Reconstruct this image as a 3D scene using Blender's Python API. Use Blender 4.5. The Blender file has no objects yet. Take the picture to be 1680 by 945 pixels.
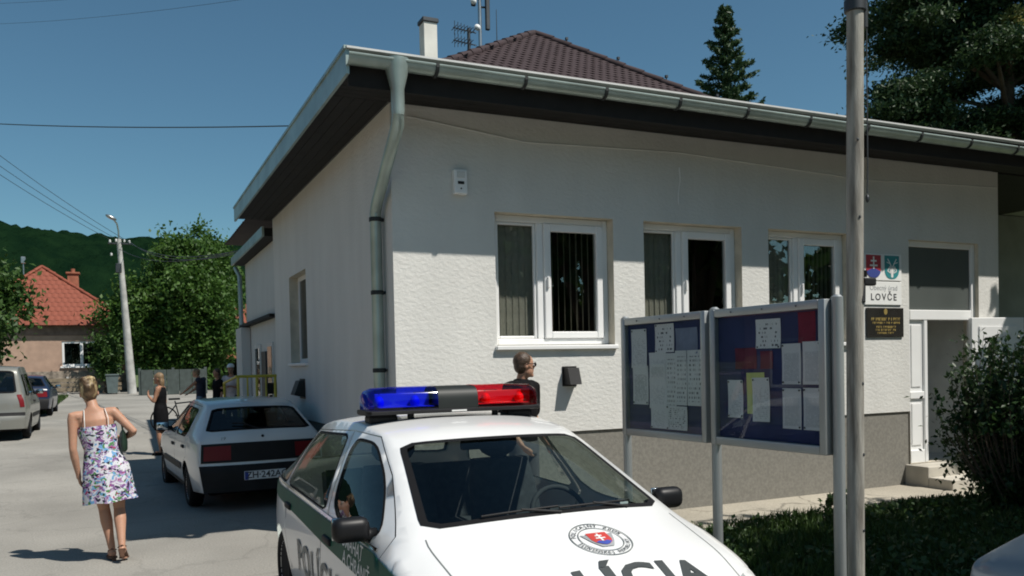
import bpy, bmesh, math, random
import numpy as np
from mathutils import Vector, Matrix, Quaternion
from mathutils.geometry import delaunay_2d_cdt

random.seed(7); rng = np.random.default_rng(11)
scene = bpy.context.scene
COL = scene.collection
R_ = math.radians

# ------------------------------------------------------------------ camera, sky, sun, exposure
cam_d = bpy.data.cameras.new('camera'); cam = bpy.data.objects.new('camera', cam_d); COL.objects.link(cam)
def cam_axes(yaw, pitch, roll):
    F = Vector((math.sin(yaw), math.cos(yaw), 0)); Rt = Vector((math.cos(yaw), -math.sin(yaw), 0)); U = Vector((0, 0, 1))
    F2 = F*math.cos(pitch) + U*math.sin(pitch); U2 = U*math.cos(pitch) - F*math.sin(pitch)
    return Rt*math.cos(roll) + U2*math.sin(roll), U2*math.cos(roll) - Rt*math.sin(roll), F2
_r, _u, _f = cam_axes(R_(24.88), R_(-1.245), R_(-1.23))
cam.matrix_world = Matrix(((_r.x, _u.x, -_f.x, 0), (_r.y, _u.y, -_f.y, 0), (_r.z, _u.z, -_f.z, 1.77), (0, 0, 0, 1)))
cam_d.sensor_width = 36; cam_d.sensor_fit = 'HORIZONTAL'; cam_d.lens = 29.743; cam_d.shift_y = 0.09375
cam_d.clip_start = 0.05; cam_d.clip_end = 6000
scene.camera = cam

SUN = Vector((1.87, -2.45, 4.45)).normalized()
world = bpy.data.worlds.new('World'); scene.world = world; world.use_nodes = True
_n = world.node_tree.nodes; _l = world.node_tree.links
sky = _n.new('ShaderNodeTexSky'); sky.sky_type = 'NISHITA'; sky.sun_disc = False
sky.sun_elevation = math.asin(SUN.z); sky.sun_rotation = math.atan2(SUN.x, SUN.y) % (2*math.pi)
sky.altitude = 300; sky.air_density = 1.0; sky.dust_density = 0.7; sky.ozone_density = 1.5
_tint = _n.new('ShaderNodeMix'); _tint.data_type = 'RGBA'; _tint.blend_type = 'MULTIPLY'; _tint.inputs['Factor'].default_value = 1.0; _tint.inputs['B'].default_value = (.75, 1.08, 1.07, 1)   # the camera's cool white balance
_l.new(sky.outputs[0], _tint.inputs['A']); _l.new(_tint.outputs['Result'], _n['Background'].inputs[0]); _n['Background'].inputs[1].default_value = 0.062
sun_d = bpy.data.lights.new('sun', 'SUN'); sun_d.energy = 4.5; sun_d.angle = R_(0.55); sun_d.color = (1.0, 0.955, 0.88)
sun = bpy.data.objects.new('sun', sun_d); COL.objects.link(sun); sun.rotation_euler = SUN.to_track_quat('Z', 'Y').to_euler()
sun.location = (20, -26, 48)
vs = scene.view_settings
vs.view_transform = 'Standard'; vs.look = 'None'; vs.exposure = 0.25; vs.gamma = 1.0; vs.use_curve_mapping = False
scene.render.engine = 'CYCLES'
scene.cycles.filter_width = 1.9
scene.cycles.max_bounces = 8; scene.cycles.transparent_max_bounces = 24; scene.cycles.caustics_reflective = False; scene.cycles.caustics_refractive = False

# ------------------------------------------------------------------ materials
MATS = {}
def _nodes(name):
    m = bpy.data.materials.new(name); m.use_nodes = True
    nt = m.node_tree; MATS[name] = m
    return m, nt, nt.nodes, nt.links, nt.nodes['Principled BSDF']
def c4(c): return (c[0], c[1], c[2], 1.0)
def M(name, col, rough=.8, metal=0., var=.12, scale=4., bump=0., bscale=60., spec=.5, col2=None, fac=(.35, .65), coat=0., stretch=None, isl=0., bdist=.01):
    """plain procedural surface: base colour with noise mottling, optional second colour blotches and bump"""
    m, nt, N, L, P = _nodes(name)
    P.inputs['Roughness'].default_value = rough; P.inputs['Metallic'].default_value = metal
    P.inputs['Specular IOR Level'].default_value = spec
    if coat: P.inputs['Coat Weight'].default_value = coat; P.inputs['Coat Roughness'].default_value = .04
    tc = N.new('ShaderNodeTexCoord'); src = tc.outputs['Object']
    if stretch:
        mp = N.new('ShaderNodeMapping'); mp.inputs['Scale'].default_value = stretch[:3]
        if len(stretch) > 3: mp.inputs['Rotation'].default_value = stretch[3]
        L.new(src, mp.inputs[0]); src = mp.outputs[0]
    nz = N.new('ShaderNodeTexNoise'); nz.inputs['Scale'].default_value = scale; nz.inputs['Detail'].default_value = 6
    L.new(src, nz.inputs['Vector'])
    rp = N.new('ShaderNodeValToRGB'); rp.color_ramp.elements[0].position = fac[0]; rp.color_ramp.elements[1].position = fac[1]
    a = col if col2 is not None else tuple(max(0, c*(1-var)) for c in col)
    b = col2 if col2 is not None else tuple(min(1, c*(1+var)) for c in col)
    rp.color_ramp.elements[0].color = c4(a); rp.color_ramp.elements[1].color = c4(b)
    L.new(nz.outputs['Fac'], rp.inputs[0]); out = rp.outputs[0]
    if isl:
        g = N.new('ShaderNodeNewGeometry'); mr = N.new('ShaderNodeMapRange')
        mr.inputs['To Min'].default_value = 1-isl; mr.inputs['To Max'].default_value = 1+isl
        L.new(g.outputs['Random Per Island'], mr.inputs['Value'])
        hv = N.new('ShaderNodeHueSaturation'); L.new(mr.outputs[0], hv.inputs['Value']); L.new(out, hv.inputs['Color']); out = hv.outputs[0]
    L.new(out, P.inputs['Base Color'])
    if bump:
        n2 = N.new('ShaderNodeTexNoise'); n2.inputs['Scale'].default_value = bscale; n2.inputs['Detail'].default_value = 4
        L.new(src, n2.inputs['Vector'])
        bp = N.new('ShaderNodeBump'); bp.inputs['Strength'].default_value = bump; bp.inputs['Distance'].default_value = bdist
        L.new(n2.outputs['Fac'], bp.inputs['Height']); L.new(bp.outputs[0], P.inputs['Normal'])
    return m
def GLASS(name, tint=(.8, .85, .85), refl=1.0, rough=.0, ior=1.5, gcol=(1, 1, 1)):
    m = bpy.data.materials.new(name); m.use_nodes = True; nt = m.node_tree; N = nt.nodes; L = nt.links; MATS[name] = m
    N.remove(N['Principled BSDF'])
    tr = N.new('ShaderNodeBsdfTransparent'); tr.inputs[0].default_value = c4(tint)
    gl = N.new('ShaderNodeBsdfGlossy'); gl.inputs['Roughness'].default_value = rough; gl.inputs[0].default_value = c4(gcol)
    fr = N.new('ShaderNodeFresnel'); ge = N.new('ShaderNodeNewGeometry'); mr = N.new('ShaderNodeMapRange'); mr.inputs['To Min'].default_value = ior; mr.inputs['To Max'].default_value = 1/ior; L.new(ge.outputs['Backfacing'], mr.inputs['Value']); L.new(mr.outputs[0], fr.inputs[0])
    mu = N.new('ShaderNodeMath'); mu.operation = 'MULTIPLY'; mu.inputs[1].default_value = refl; mu.use_clamp = True
    mx = N.new('ShaderNodeMixShader'); L.new(fr.outputs[0], mu.inputs[0]); L.new(mu.outputs[0], mx.inputs[0])
    L.new(tr.outputs[0], mx.inputs[1]); L.new(gl.outputs[0], mx.inputs[2]); L.new(mx.outputs[0], N['Material Output'].inputs[0])
    return m
def LEAF(name, col, col2, trans=.25, rough=.55, isl=.45, spec=.35):
    m, nt, N, L, P = _nodes(name)
    g = N.new('ShaderNodeNewGeometry'); rp = N.new('ShaderNodeValToRGB')
    rp.color_ramp.elements[0].color = c4(col); rp.color_ramp.elements[1].color = c4(col2)
    L.new(g.outputs['Random Per Island'], rp.inputs[0]); L.new(rp.outputs[0], P.inputs['Base Color'])
    P.inputs['Roughness'].default_value = rough; P.inputs['Specular IOR Level'].default_value = spec
    tl = N.new('ShaderNodeBsdfTranslucent'); L.new(rp.outputs[0], tl.inputs[0])
    mx = N.new('ShaderNodeMixShader'); mx.inputs[0].default_value = trans
    L.new(P.outputs[0], mx.inputs[1]); L.new(tl.outputs[0], mx.inputs[2]); L.new(mx.outputs[0], N['Material Output'].inputs[0])
    return m

def m_stucco(name, col, coarse=1.0):
    m, nt, N, L, P = _nodes(name)
    P.inputs['Roughness'].default_value = .92; P.inputs['Specular IOR Level'].default_value = .2
    tc = N.new('ShaderNodeTexCoord')
    big = N.new('ShaderNodeTexNoise'); big.inputs['Scale'].default_value = .7; big.inputs['Detail'].default_value = 7; L.new(tc.outputs['Object'], big.inputs['Vector'])
    # rain streaks running down the wall
    mp = N.new('ShaderNodeMapping'); mp.inputs['Scale'].default_value = (2.2, 2.2, .5); L.new(tc.outputs['Object'], mp.inputs[0])
    st = N.new('ShaderNodeTexNoise'); st.inputs['Scale'].default_value = 1.4; st.inputs['Detail'].default_value = 5; L.new(mp.outputs[0], st.inputs['Vector'])
    ad = N.new('ShaderNodeMath'); ad.operation = 'ADD'; L.new(big.outputs[0], ad.inputs[0]); L.new(st.outputs[0], ad.inputs[1])
    rp = N.new('ShaderNodeValToRGB'); rp.color_ramp.elements[0].position = .38; rp.color_ramp.elements[1].position = .62
    hf = N.new('ShaderNodeMath'); hf.operation = 'MULTIPLY'; hf.inputs[1].default_value = .5; L.new(ad.outputs[0], hf.inputs[0]); L.new(hf.outputs[0], rp.inputs[0])
    rp.color_ramp.elements[0].color = c4(tuple(c*.955 for c in col)); rp.color_ramp.elements[1].color = c4(tuple(min(1, c*1.05) for c in col))
    L.new(rp.outputs[0], P.inputs['Base Color'])
    # dragged roughcast: short slanting furrows
    m2 = N.new('ShaderNodeMapping'); m2.inputs['Rotation'].default_value = (R_(20), R_(35), R_(20)); m2.inputs['Scale'].default_value = (20*coarse, 20*coarse, 31*coarse); L.new(tc.outputs['Object'], m2.inputs[0])
    n2 = N.new('ShaderNodeTexNoise'); n2.inputs['Scale'].default_value = 1.; n2.inputs['Detail'].default_value = 3; L.new(m2.outputs[0], n2.inputs['Vector'])
    n3 = N.new('ShaderNodeTexNoise'); n3.inputs['Scale'].default_value = 140; n3.inputs['Detail'].default_value = 2; L.new(tc.outputs['Object'], n3.inputs['Vector'])
    a2 = N.new('ShaderNodeMath'); a2.operation = 'MULTIPLY_ADD'; a2.inputs[1].default_value = .35; L.new(n3.outputs[0], a2.inputs[0]); L.new(n2.outputs[0], a2.inputs[2])
    bp = N.new('ShaderNodeBump'); bp.inputs['Strength'].default_value = .55; bp.inputs['Distance'].default_value = .011
    L.new(a2.outputs[0], bp.inputs['Height']); L.new(bp.outputs[0], P.inputs['Normal'])
    return m
def m_road(name, col, crack=.35):
    m, nt, N, L, P = _nodes(name)
    P.inputs['Roughness'].default_value = .93; P.inputs['Specular IOR Level'].default_value = .25
    tc = N.new('ShaderNodeTexCoord')
    n1 = N.new('ShaderNodeTexNoise'); n1.inputs['Scale'].default_value = .45; n1.inputs['Detail'].default_value = 8; L.new(tc.outputs['Object'], n1.inputs['Vector'])
    n2 = N.new('ShaderNodeTexNoise'); n2.inputs['Scale'].default_value = 55; n2.inputs['Detail'].default_value = 3; L.new(tc.outputs['Object'], n2.inputs['Vector'])
    vo = N.new('ShaderNodeTexVoronoi'); vo.feature = 'DISTANCE_TO_EDGE'; vo.inputs['Scale'].default_value = .6
    wp = N.new('ShaderNodeTexNoise'); wp.inputs['Scale'].default_value = 1.5; wp.inputs['Detail'].default_value = 6; L.new(tc.outputs['Object'], wp.inputs['Vector'])
    va = N.new('ShaderNodeVectorMath'); va.operation = 'MULTIPLY_ADD'; va.inputs[1].default_value = (.9, .9, .9); L.new(wp.outputs['Color'], va.inputs[0]); L.new(tc.outputs['Object'], va.inputs[2]); L.new(va.outputs[0], vo.inputs['Vector'])
    cr = N.new('ShaderNodeMapRange'); cr.inputs['From Max'].default_value = .018; cr.inputs['To Min'].default_value = 1-crack; cr.inputs['To Max'].default_value = 1; L.new(vo.outputs['Distance'], cr.inputs['Value'])
    rp = N.new('ShaderNodeValToRGB'); rp.color_ramp.elements[0].position = .32; rp.color_ramp.elements[1].position = .68
    rp.color_ramp.elements[0].color = c4(tuple(c*.8 for c in col)); rp.color_ramp.elements[1].color = c4(tuple(c*1.15 for c in col)); L.new(n1.outputs[0], rp.inputs[0])
    r2 = N.new('ShaderNodeMapRange'); r2.inputs['To Min'].default_value = .55; r2.inputs['To Max'].default_value = 1.45; L.new(n2.outputs[0], r2.inputs['Value'])
    mm = N.new('ShaderNodeMath'); mm.operation = 'MULTIPLY'; L.new(cr.outputs[0], mm.inputs[0]); L.new(r2.outputs[0], mm.inputs[1])
    # oil drips and tyre scuffs
    n4 = N.new('ShaderNodeTexNoise'); n4.inputs['Scale'].default_value = 1.1; n4.inputs['Detail'].default_value = 9; n4.inputs['Roughness'].default_value = .7; L.new(tc.outputs['Object'], n4.inputs['Vector'])
    s4 = N.new('ShaderNodeMapRange'); s4.inputs['From Min'].default_value = .60; s4.inputs['From Max'].default_value = .72; s4.inputs['To Min'].default_value = 1.; s4.inputs['To Max'].default_value = .72; L.new(n4.outputs[0], s4.inputs['Value'])
    m5 = N.new('ShaderNodeMath'); m5.operation = 'MULTIPLY'; L.new(mm.outputs[0], m5.inputs[0]); L.new(s4.outputs[0], m5.inputs[1]); mm = m5
    vm = N.new('ShaderNodeVectorMath'); vm.operation = 'SCALE'; L.new(rp.outputs[0], vm.inputs[0]); L.new(mm.outputs[0], vm.inputs['Scale']); L.new(vm.outputs[0], P.inputs['Base Color'])
    bp = N.new('ShaderNodeBump'); bp.inputs['Strength'].default_value = .5; bp.inputs['Distance'].default_value = .008; L.new(n2.outputs[0], bp.inputs['Height']); L.new(bp.outputs[0], P.inputs['Normal'])
    return m
def m_print(name, paper, ink, lines=26., dens=.55, axis='Z', fill=.8, seed=0.):
    """a printed sheet: rows of broken grey lines in the sheet's own coordinates"""
    m, nt, N, L, P = _nodes(name)
    P.inputs['Roughness'].default_value = .8; P.inputs['Specular IOR Level'].default_value = .2
    tc = N.new('ShaderNodeTexCoord'); sp = N.new('ShaderNodeSeparateXYZ'); L.new(tc.outputs['Generated'], sp.inputs[0])
    ml = N.new('ShaderNodeMath'); ml.operation = 'MULTIPLY'; ml.inputs[1].default_value = lines; L.new(sp.outputs['Z'], ml.inputs[0])
    fr = N.new('ShaderNodeMath'); fr.operation = 'FRACT'; L.new(ml.outputs[0], fr.inputs[0])
    gt = N.new('ShaderNodeMath'); gt.operation = 'GREATER_THAN'; gt.inputs[1].default_value = .52; L.new(fr.outputs[0], gt.inputs[0])
    fl = N.new('ShaderNodeMath'); fl.operation = 'FLOOR'; L.new(ml.outputs[0], fl.inputs[0])
    cb = N.new('ShaderNodeCombineXYZ'); x3 = N.new('ShaderNodeMath'); x3.operation = 'MULTIPLY'; x3.inputs[1].default_value = 9.; L.new(sp.outputs['X'], x3.inputs[0])
    L.new(x3.outputs[0], cb.inputs[0]); f7 = N.new('ShaderNodeMath'); f7.operation = 'MULTIPLY_ADD'; f7.inputs[1].default_value = 7.31; f7.inputs[2].default_value = seed; L.new(fl.outputs[0], f7.inputs[0]); L.new(f7.outputs[0], cb.inputs[1])
    nz = N.new('ShaderNodeTexNoise'); nz.inputs['Scale'].default_value = 1.3; nz.inputs['Detail'].default_value = 1; L.new(cb.outputs[0], nz.inputs['Vector'])
    g2 = N.new('ShaderNodeMath'); g2.operation = 'LESS_THAN'; g2.inputs[1].default_value = dens; L.new(nz.outputs[0], g2.inputs[0])
    def inside(o, a, b):
        p = N.new('ShaderNodeMath'); p.operation = 'GREATER_THAN'; p.inputs[1].default_value = a; L.new(o, p.inputs[0])
        q = N.new('ShaderNodeMath'); q.operation = 'LESS_THAN'; q.inputs[1].default_value = b; L.new(o, q.inputs[0])
        r = N.new('ShaderNodeMath'); r.operation = 'MULTIPLY'; L.new(p.outputs[0], r.inputs[0]); L.new(q.outputs[0], r.inputs[1]); return r.outputs[0]
    i1 = inside(sp.outputs['X'], .1, .9); i2 = inside(sp.outputs['Z'], .07, .07+.87*fill)
    o = gt.outputs[0]
    for k in (g2.outputs[0], i1, i2):
        r = N.new('ShaderNodeMath'); r.operation = 'MULTIPLY'; L.new(o, r.inputs[0]); L.new(k, r.inputs[1]); o = r.outputs[0]
    mx = N.new('ShaderNodeMix'); mx.data_type = 'RGBA'; mx.inputs['A'].default_value = c4(paper); mx.inputs['B'].default_value = c4(ink); L.new(o, mx.inputs['Factor'])
    L.new(mx.outputs['Result'], P.inputs['Base Color'])
    return m

m_stucco('stucco', (.66, .65, .615)); m_stucco('stucco_plain', (.56, .56, .54), .8)
M('plinth', (.205, .195, .17), .95, var=.13, scale=30, bump=.6, bscale=120, bdist=.006)
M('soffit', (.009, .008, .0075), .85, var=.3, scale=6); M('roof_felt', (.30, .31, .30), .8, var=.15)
M('zinc', (.36, .43, .40), .42, metal=.55, var=.14, scale=3); M('zinc_dark', (.018, .022, .022), .7)
M('pvc', (.80, .80, .79), .35, var=.03, scale=2); M('pvc_dim', (.62, .62, .60), .45, var=.05)
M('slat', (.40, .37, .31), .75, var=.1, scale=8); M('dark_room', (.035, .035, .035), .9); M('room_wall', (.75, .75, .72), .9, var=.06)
M('reveal', (.58, .53, .43), .9, var=.12, scale=5, bump=.3, bscale=90)
M('concrete', (.46, .43, .37), .92, var=.16, scale=3, bump=.4, bscale=80, bdist=.005)
M('concrete_pole', (.40, .39, .37), .9, var=.2, scale=2.5, bump=.3, bscale=40)
m_road('asphalt', (.275, .262, .235), .14); m_road('path', (.40, .365, .30), .5)
M('earth', (.12, .095, .06), .98, var=.3, scale=3); M('far_grass', (.09, .12, .04), .98, var=.4, scale=.6)
M('alu', (.40, .42, .42), .42, metal=.6, var=.06, scale=3); M('alu_dark', (.12, .13, .14), .5, metal=.4)
M('board_back', (.035, .045, .14), .85, var=.2, scale=3); M('rubber', (.007, .007, .008), .8, spec=.2); M('black_plastic', (.013, .013, .014), .5, var=.2, spec=.3)
M('blue_letter', (.02, .03, .035), .4)
GLASS('window_glass', (.86, .88, .87), 2.2); GLASS('board_glass', (.88, .90, .90), .38); M('transom_glass', (.085, .095, .09), .35, var=.08, scale=1.5)
GLASS('car_glass', (.74, .82, .80), .7); GLASS('dark_glass', (.30, .34, .34), .9)
M('tile_brown', (.040, .026, .027), .75, var=.2, scale=3, isl=.16, spec=.25); M('tile_red', (.20, .048, .024), .75, var=.15, scale=3, isl=.12)
M('chimney_paint', (.66, .64, .58), .85, var=.1, scale=3, bump=.2); M('brick_red', (.33, .12, .07), .9, var=.2)
M('steel_dark', (.06, .065, .07), .5, metal=.6); M('steel', (.45, .46, .46), .35, metal=.9)
M('wood_pole', (.34, .325, .285), .8, var=.1, scale=2.2, col2=(.12, .105, .085), fac=(.40, .70), bump=.4, bscale=24, stretch=(9, 9, 1.0))
M('bark', (.09, .065, .045), .95, var=.3, scale=5, bump=.8, bscale=12, bdist=.05)

# ------------------------------------------------------------------ things, parts, mesh building
def tag(o, label=None, cat=None, group=None, kind=None):
    if label: o['label'] = label
    if cat: o['category'] = cat
    if group: o['group'] = group
    if kind: o['kind'] = kind
    return o
def thing(name, label, cat, loc=(0, 0, 0), rz=0., group=None):
    o = bpy.data.objects.new(name, None); COL.objects.link(o); o.empty_display_size = .2
    o.location = loc; o.rotation_euler = (0, 0, rz)
    return tag(o, label, cat, group)
def base_of(p):
    v = Vector((0, 0, 0))
    while p is not None: v += p.location; p = p.parent
    return v
class MB:
    """collects boxes, tubes and panels; build() links them as ONE mesh object"""
    def __init__(s): s.v = []; s.f = []; s.m = []; s.cur = 0
    def add(s, v, f):
        o = len(s.v); s.v.extend(tuple(map(float, p)) for p in v); s.f.extend(tuple(i+o for i in q) for q in f); s.m.extend([s.cur]*len(f)); return s
    def box(s, x0, x1, y0, y1, z0, z1):
        v = [(x, y, z) for z in (z0, z1) for y in (y0, y1) for x in (x0, x1)]
        return s.add(v, [(0, 2, 3, 1), (4, 5, 7, 6), (0, 1, 5, 4), (2, 6, 7, 3), (0, 4, 6, 2), (1, 3, 7, 5)])
    def obox(s, c, size, rz=0., rx=0., ry=0.):
        m = Matrix.Rotation(rz, 3, 'Z') @ Matrix.Rotation(ry, 3, 'Y') @ Matrix.Rotation(rx, 3, 'X')
        v = [Vector(c) + m @ Vector((a*size[0]/2, b*size[1]/2, d*size[2]/2)) for d in (-1, 1) for b in (-1, 1) for a in (-1, 1)]
        return s.add(v, [(0, 2, 3, 1), (4, 5, 7, 6), (0, 1, 5, 4), (2, 6, 7, 3), (0, 4, 6, 2), (1, 3, 7, 5)])
    def bbox(s, x0, x1, y0, y1, z0, z1, b=.01, seg=2):
        bm = bmesh.new(); bmesh.ops.create_cube(bm, size=1)
        for v in bm.verts: v.co = ((x0+x1)/2+v.co.x*(x1-x0), (y0+y1)/2+v.co.y*(y1-y0), (z0+z1)/2+v.co.z*(z1-z0))
        bmesh.ops.bevel(bm, geom=bm.edges[:], offset=b, segments=seg, affect='EDGES', profile=.5)
        bm.verts.index_update(); s.add([v.co.copy() for v in bm.verts], [[v.index for v in f.verts] for f in bm.faces]); bm.free(); return s
    def tube(s, pts, rad, n=8, cap=True, sq=1.):
        P = [Vector(p) for p in pts]; k = len(P); r = rad if isinstance(rad, (list, tuple)) else [rad]*k
        ref = None; rings = []
        for i in range(k):
            t = (P[min(i+1, k-1)] - P[max(i-1, 0)]).normalized()
            if ref is None: ref = t.orthogonal().normalized()
            ref = (ref - t*ref.dot(t)); ref = ref.normalized() if ref.length > 1e-6 else t.orthogonal().normalized()
            b = t.cross(ref)
            rings.append([P[i] + (ref*math.cos(2*math.pi*j/n) + b*math.sin(2*math.pi*j/n)*sq)*r[i] for j in range(n)])
        v = [p for g in rings for p in g]
        f = [(i*n+j, i*n+(j+1) % n, (i+1)*n+(j+1) % n, (i+1)*n+j) for i in range(k-1) for j in range(n)]
        if cap: f += [tuple(range(n))[::-1], tuple((k-1)*n+j for j in range(n))]
        return s.add(v, f)
    def loft(s, rings, cap=True, close=True):
        n = len(rings[0]); k = len(rings); v = [p for g in rings for p in g]
        f = [(i*n+j, i*n+(j+1) % n, (i+1)*n+(j+1) % n, (i+1)*n+j) for i in range(k-1) for j in range(n if close else n-1)]
        if cap: f += [tuple(range(n))[::-1], tuple((k-1)*n+j for j in range(n))]
        return s.add(v, f)
    def lathe(s, prof, n=24, c=(0, 0, 0), axis='Z'):
        rings = []
        for r, h in prof:
            g = []
            for j in range(n):
                a = 2*math.pi*j/n; q = (r*math.cos(a), r*math.sin(a), h)
                if axis == 'X': q = (h, q[0], q[1])
                if axis == 'Y': q = (q[1], h, q[0])
                g.append((c[0]+q[0], c[1]+q[1], c[2]+q[2]))
            rings.append(g)
        return s.loft(rings)
    def ell(s, c, r, n=14, k=9, rot=None):
        rings = []
        for i in range(k):
            t = math.pi*(i+.5*(i == 0)*.2-.1*(i == k-1))/(k-1) if 0 < i < k-1 else (0.06 if i == 0 else math.pi-.06)
            rings.append([Vector((r[0]*math.sin(t)*math.cos(2*math.pi*j/n), r[1]*math.sin(t)*math.sin(2*math.pi*j/n), -r[2]*math.cos(t))) for j in range(n)])
        if rot is not None: rings = [[rot @ p for p in g] for g in rings]
        return s.loft([[Vector(c)+p for p in g] for g in rings])
    def build(s, name, mat, parent=None, local=False, smooth=False, mats=None, loc=None):
        me = bpy.data.meshes.new(name)
        v = np.array(s.v, float).reshape(-1, 3)
        o = bpy.data.objects.new(name, me); COL.objects.link(o)
        if parent is not None:
            o.parent = parent
            if not local: v = v - np.array(base_of(parent))
        elif not local:
            lo, hi = v.min(0), v.max(0); off = np.array([(lo[0]+hi[0])/2, (lo[1]+hi[1])/2, lo[2]]); v = v - off; o.location = off
        if loc is not None: o.location = loc
        me.from_pydata(v.tolist(), [], s.f)
        for k in (mats or [mat]): me.materials.append(MATS[k])
        if mats: me.polygons.foreach_set('material_index', s.m)
        if smooth is True: me.polygons.foreach_set('use_smooth', [True]*len(me.polygons))
        elif smooth: 
            me.polygons.foreach_set('use_smooth', [True]*len(me.polygons)); me.set_sharp_from_angle(angle=R_(smooth))
        me.update(); return o
def copy_of(o, parent, loc=None, rot=None):
    c = o.copy(); COL.objects.link(c); c.parent = parent
    if loc is not None: c.location = loc
    if rot is not None: c.rotation_euler = rot
    return c
def copy_tree(o, parent=None):
    c = copy_of(o, parent)
    for ch in list(o.children): copy_tree(ch, c)
    return c

def pip(pts, poly):
    x, y = pts[:, 0], pts[:, 1]; ins = np.zeros(len(pts), bool); n = len(poly)
    for i in range(n):
        (x1, y1), (x2, y2) = poly[i], poly[(i+1) % n]
        c = (y1 > y) != (y2 > y)
        with np.errstate(divide='ignore', invalid='ignore'):
            ins ^= c & (x < (x2-x1)*(y-y1)/((y2-y1) if y2 != y1 else 1e-12)+x1)
    return ins
def resample(poly, sp):
    out = []
    for i in range(len(poly)):
        a, b = np.array(poly[i], float), np.array(poly[(i+1) % len(poly)], float); k = max(1, int(np.ceil(np.linalg.norm(b-a)/sp)))
        out += [tuple(a+(b-a)*j/k) for j in range(k)]
    return out
def chaikin(poly, it=2, q=.2):
    for _ in range(it):
        o = []
        for i in range(len(poly)):
            a, b = np.array(poly[i], float), np.array(poly[(i+1) % len(poly)], float); o += [tuple(a*(1-q)+b*q), tuple(a*q+b*(1-q))]
        poly = o
    return poly
def inset(poly, d):
    P = np.array(poly, float); n = len(P); A = sum(P[i][0]*P[(i+1) % n][1]-P[(i+1) % n][0]*P[i][1] for i in range(n)); sg = 1 if A > 0 else -1; out = []
    for i in range(n):
        a, b, c = P[i-1], P[i], P[(i+1) % n]
        e1 = (b-a)/max(1e-9, np.linalg.norm(b-a)); e2 = (c-b)/max(1e-9, np.linalg.norm(c-b))
        nn = np.array([-e1[1]-e2[1], e1[0]+e2[0]])*sg; l = np.linalg.norm(nn); 
        if l < 1e-6: out.append(tuple(b)); continue
        nn /= l; cs = max(.4, abs(np.dot(nn, np.array([-e1[1], e1[0]])*sg))); out.append(tuple(b+nn*d/cs))
    return out
def panel(outer, holes=(), sp=None, extra=None):
    """triangulated flat panel with holes and an inner grid: 2-D points and triangles"""
    V, E = [], []
    for lp in [outer]+list(holes):
        o = len(V); V += [tuple(p) for p in lp]; E += [(o+i, o+(i+1) % len(lp)) for i in range(len(lp))]
    P = np.array(outer, float)
    if sp:
        lo, hi = P.min(0), P.max(0)
        gx, gy = np.meshgrid(np.arange(lo[0]+sp/2, hi[0], sp), np.arange(lo[1]+sp/2, hi[1], sp)); g = np.stack([gx.ravel(), gy.ravel()], 1)
        k = pip(g, outer)
        for h in holes: k &= ~pip(g, h)
        g = g[k]; B = np.array(V)
        if len(g):
            d = np.sqrt(((g[:, None, :]-B[None])**2).sum(2)).min(1); g = g[d > sp*.35]
        if extra is not None:
            q = np.array(extra, float); k = pip(q, outer)
            for h in holes: k &= ~pip(q, h)
            q = q[k]; H2 = np.array([p for h in holes for p in h]) if holes else None
            if H2 is not None and len(q): q = q[np.sqrt(((q[:, None, :]-H2[None])**2).sum(2)).min(1) > .008]
            if len(q) and len(g): g = g[np.sqrt(((g[:, None, :]-q[None])**2).sum(2)).min(1) > sp*.3]
            g = np.concatenate([g, q]) if len(q) else g
        V += [tuple(p) for p in g]
    r = delaunay_2d_cdt([Vector(p) for p in V], E, [], 0, 1e-7)
    vv = np.array([tuple(p) for p in r[0]]); ff = np.array([f for f in r[2] if len(f) == 3], int)
    cc = vv[ff].mean(1); k = pip(cc, outer)
    for h in holes: k &= ~pip(cc, h)
    return vv, ff[k].tolist()
def text2d(s, size=1., align='CENTER', bold=0., spacing=1.):
    cu = bpy.data.curves.new('lettering', 'FONT'); cu.body = s; cu.size = size; cu.align_x = align; cu.align_y = 'CENTER'; cu.resolution_u = 3; cu.offset = bold; cu.space_character = spacing
    t = bpy.data.objects.new('lettering', cu); me = t.to_mesh()
    v = np.array([tuple(p.co)[:2] for p in me.vertices]).reshape(-1, 2); f = [tuple(p.vertices) for p in me.polygons]
    t.to_mesh_clear(); bpy.data.objects.remove(t); bpy.data.curves.remove(cu); return v, f
def circle(cx, cy, r, n=24, ry=None): return [(cx+r*math.cos(2*math.pi*i/n), cy+(ry or r)*math.sin(2*math.pi*i/n)) for i in range(n)]

# ================================================================== THE SETTING
def zf(y): return .018*max(0., min(y, 60.)-12.)
def sheet(name, poly, mat, dz, kind='structure', sp=None):
    """a ground sheet that follows the gentle rise of the street"""
    ys = sorted({12., 60., *[p[1] for p in poly]})
    P = []
    for i in range(len(poly)):
        a, b = poly[i], poly[(i+1) % len(poly)]; P.append(a)
        ts = sorted((yc-a[1])/(b[1]-a[1]) for yc in (12., 60.) if (a[1]-yc)*(b[1]-yc) < 0)
        P += [(a[0]+(b[0]-a[0])*t, a[1]+(b[1]-a[1])*t) for t in ts]
    v, f = panel(P, sp=sp)
    # cut along the two bends of the terrain
    bm = bmesh.new(); vv = [bm.verts.new((p[0], p[1], 0)) for p in v]
    for q in f: bm.faces.new([vv[i] for i in q])
    for yc in (12., 60.): bmesh.ops.bisect_plane(bm, geom=bm.verts[:]+bm.edges[:]+bm.faces[:], plane_co=(0, yc, 0), plane_no=(0, 1, 0), dist=1e-5)
    mb = MB(); bm.verts.index_update(); mb.add([(p.co.x, p.co.y, zf(p.co.y)+dz) for p in bm.verts], [[p.index for p in q.verts] if q.normal.z >= 0 else [p.index for p in q.verts][::-1] for q in bm.faces]); bm.free()
    o = mb.build(name, mat, loc=(0, 0, 0), local=True); o['kind'] = kind; return o
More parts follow.
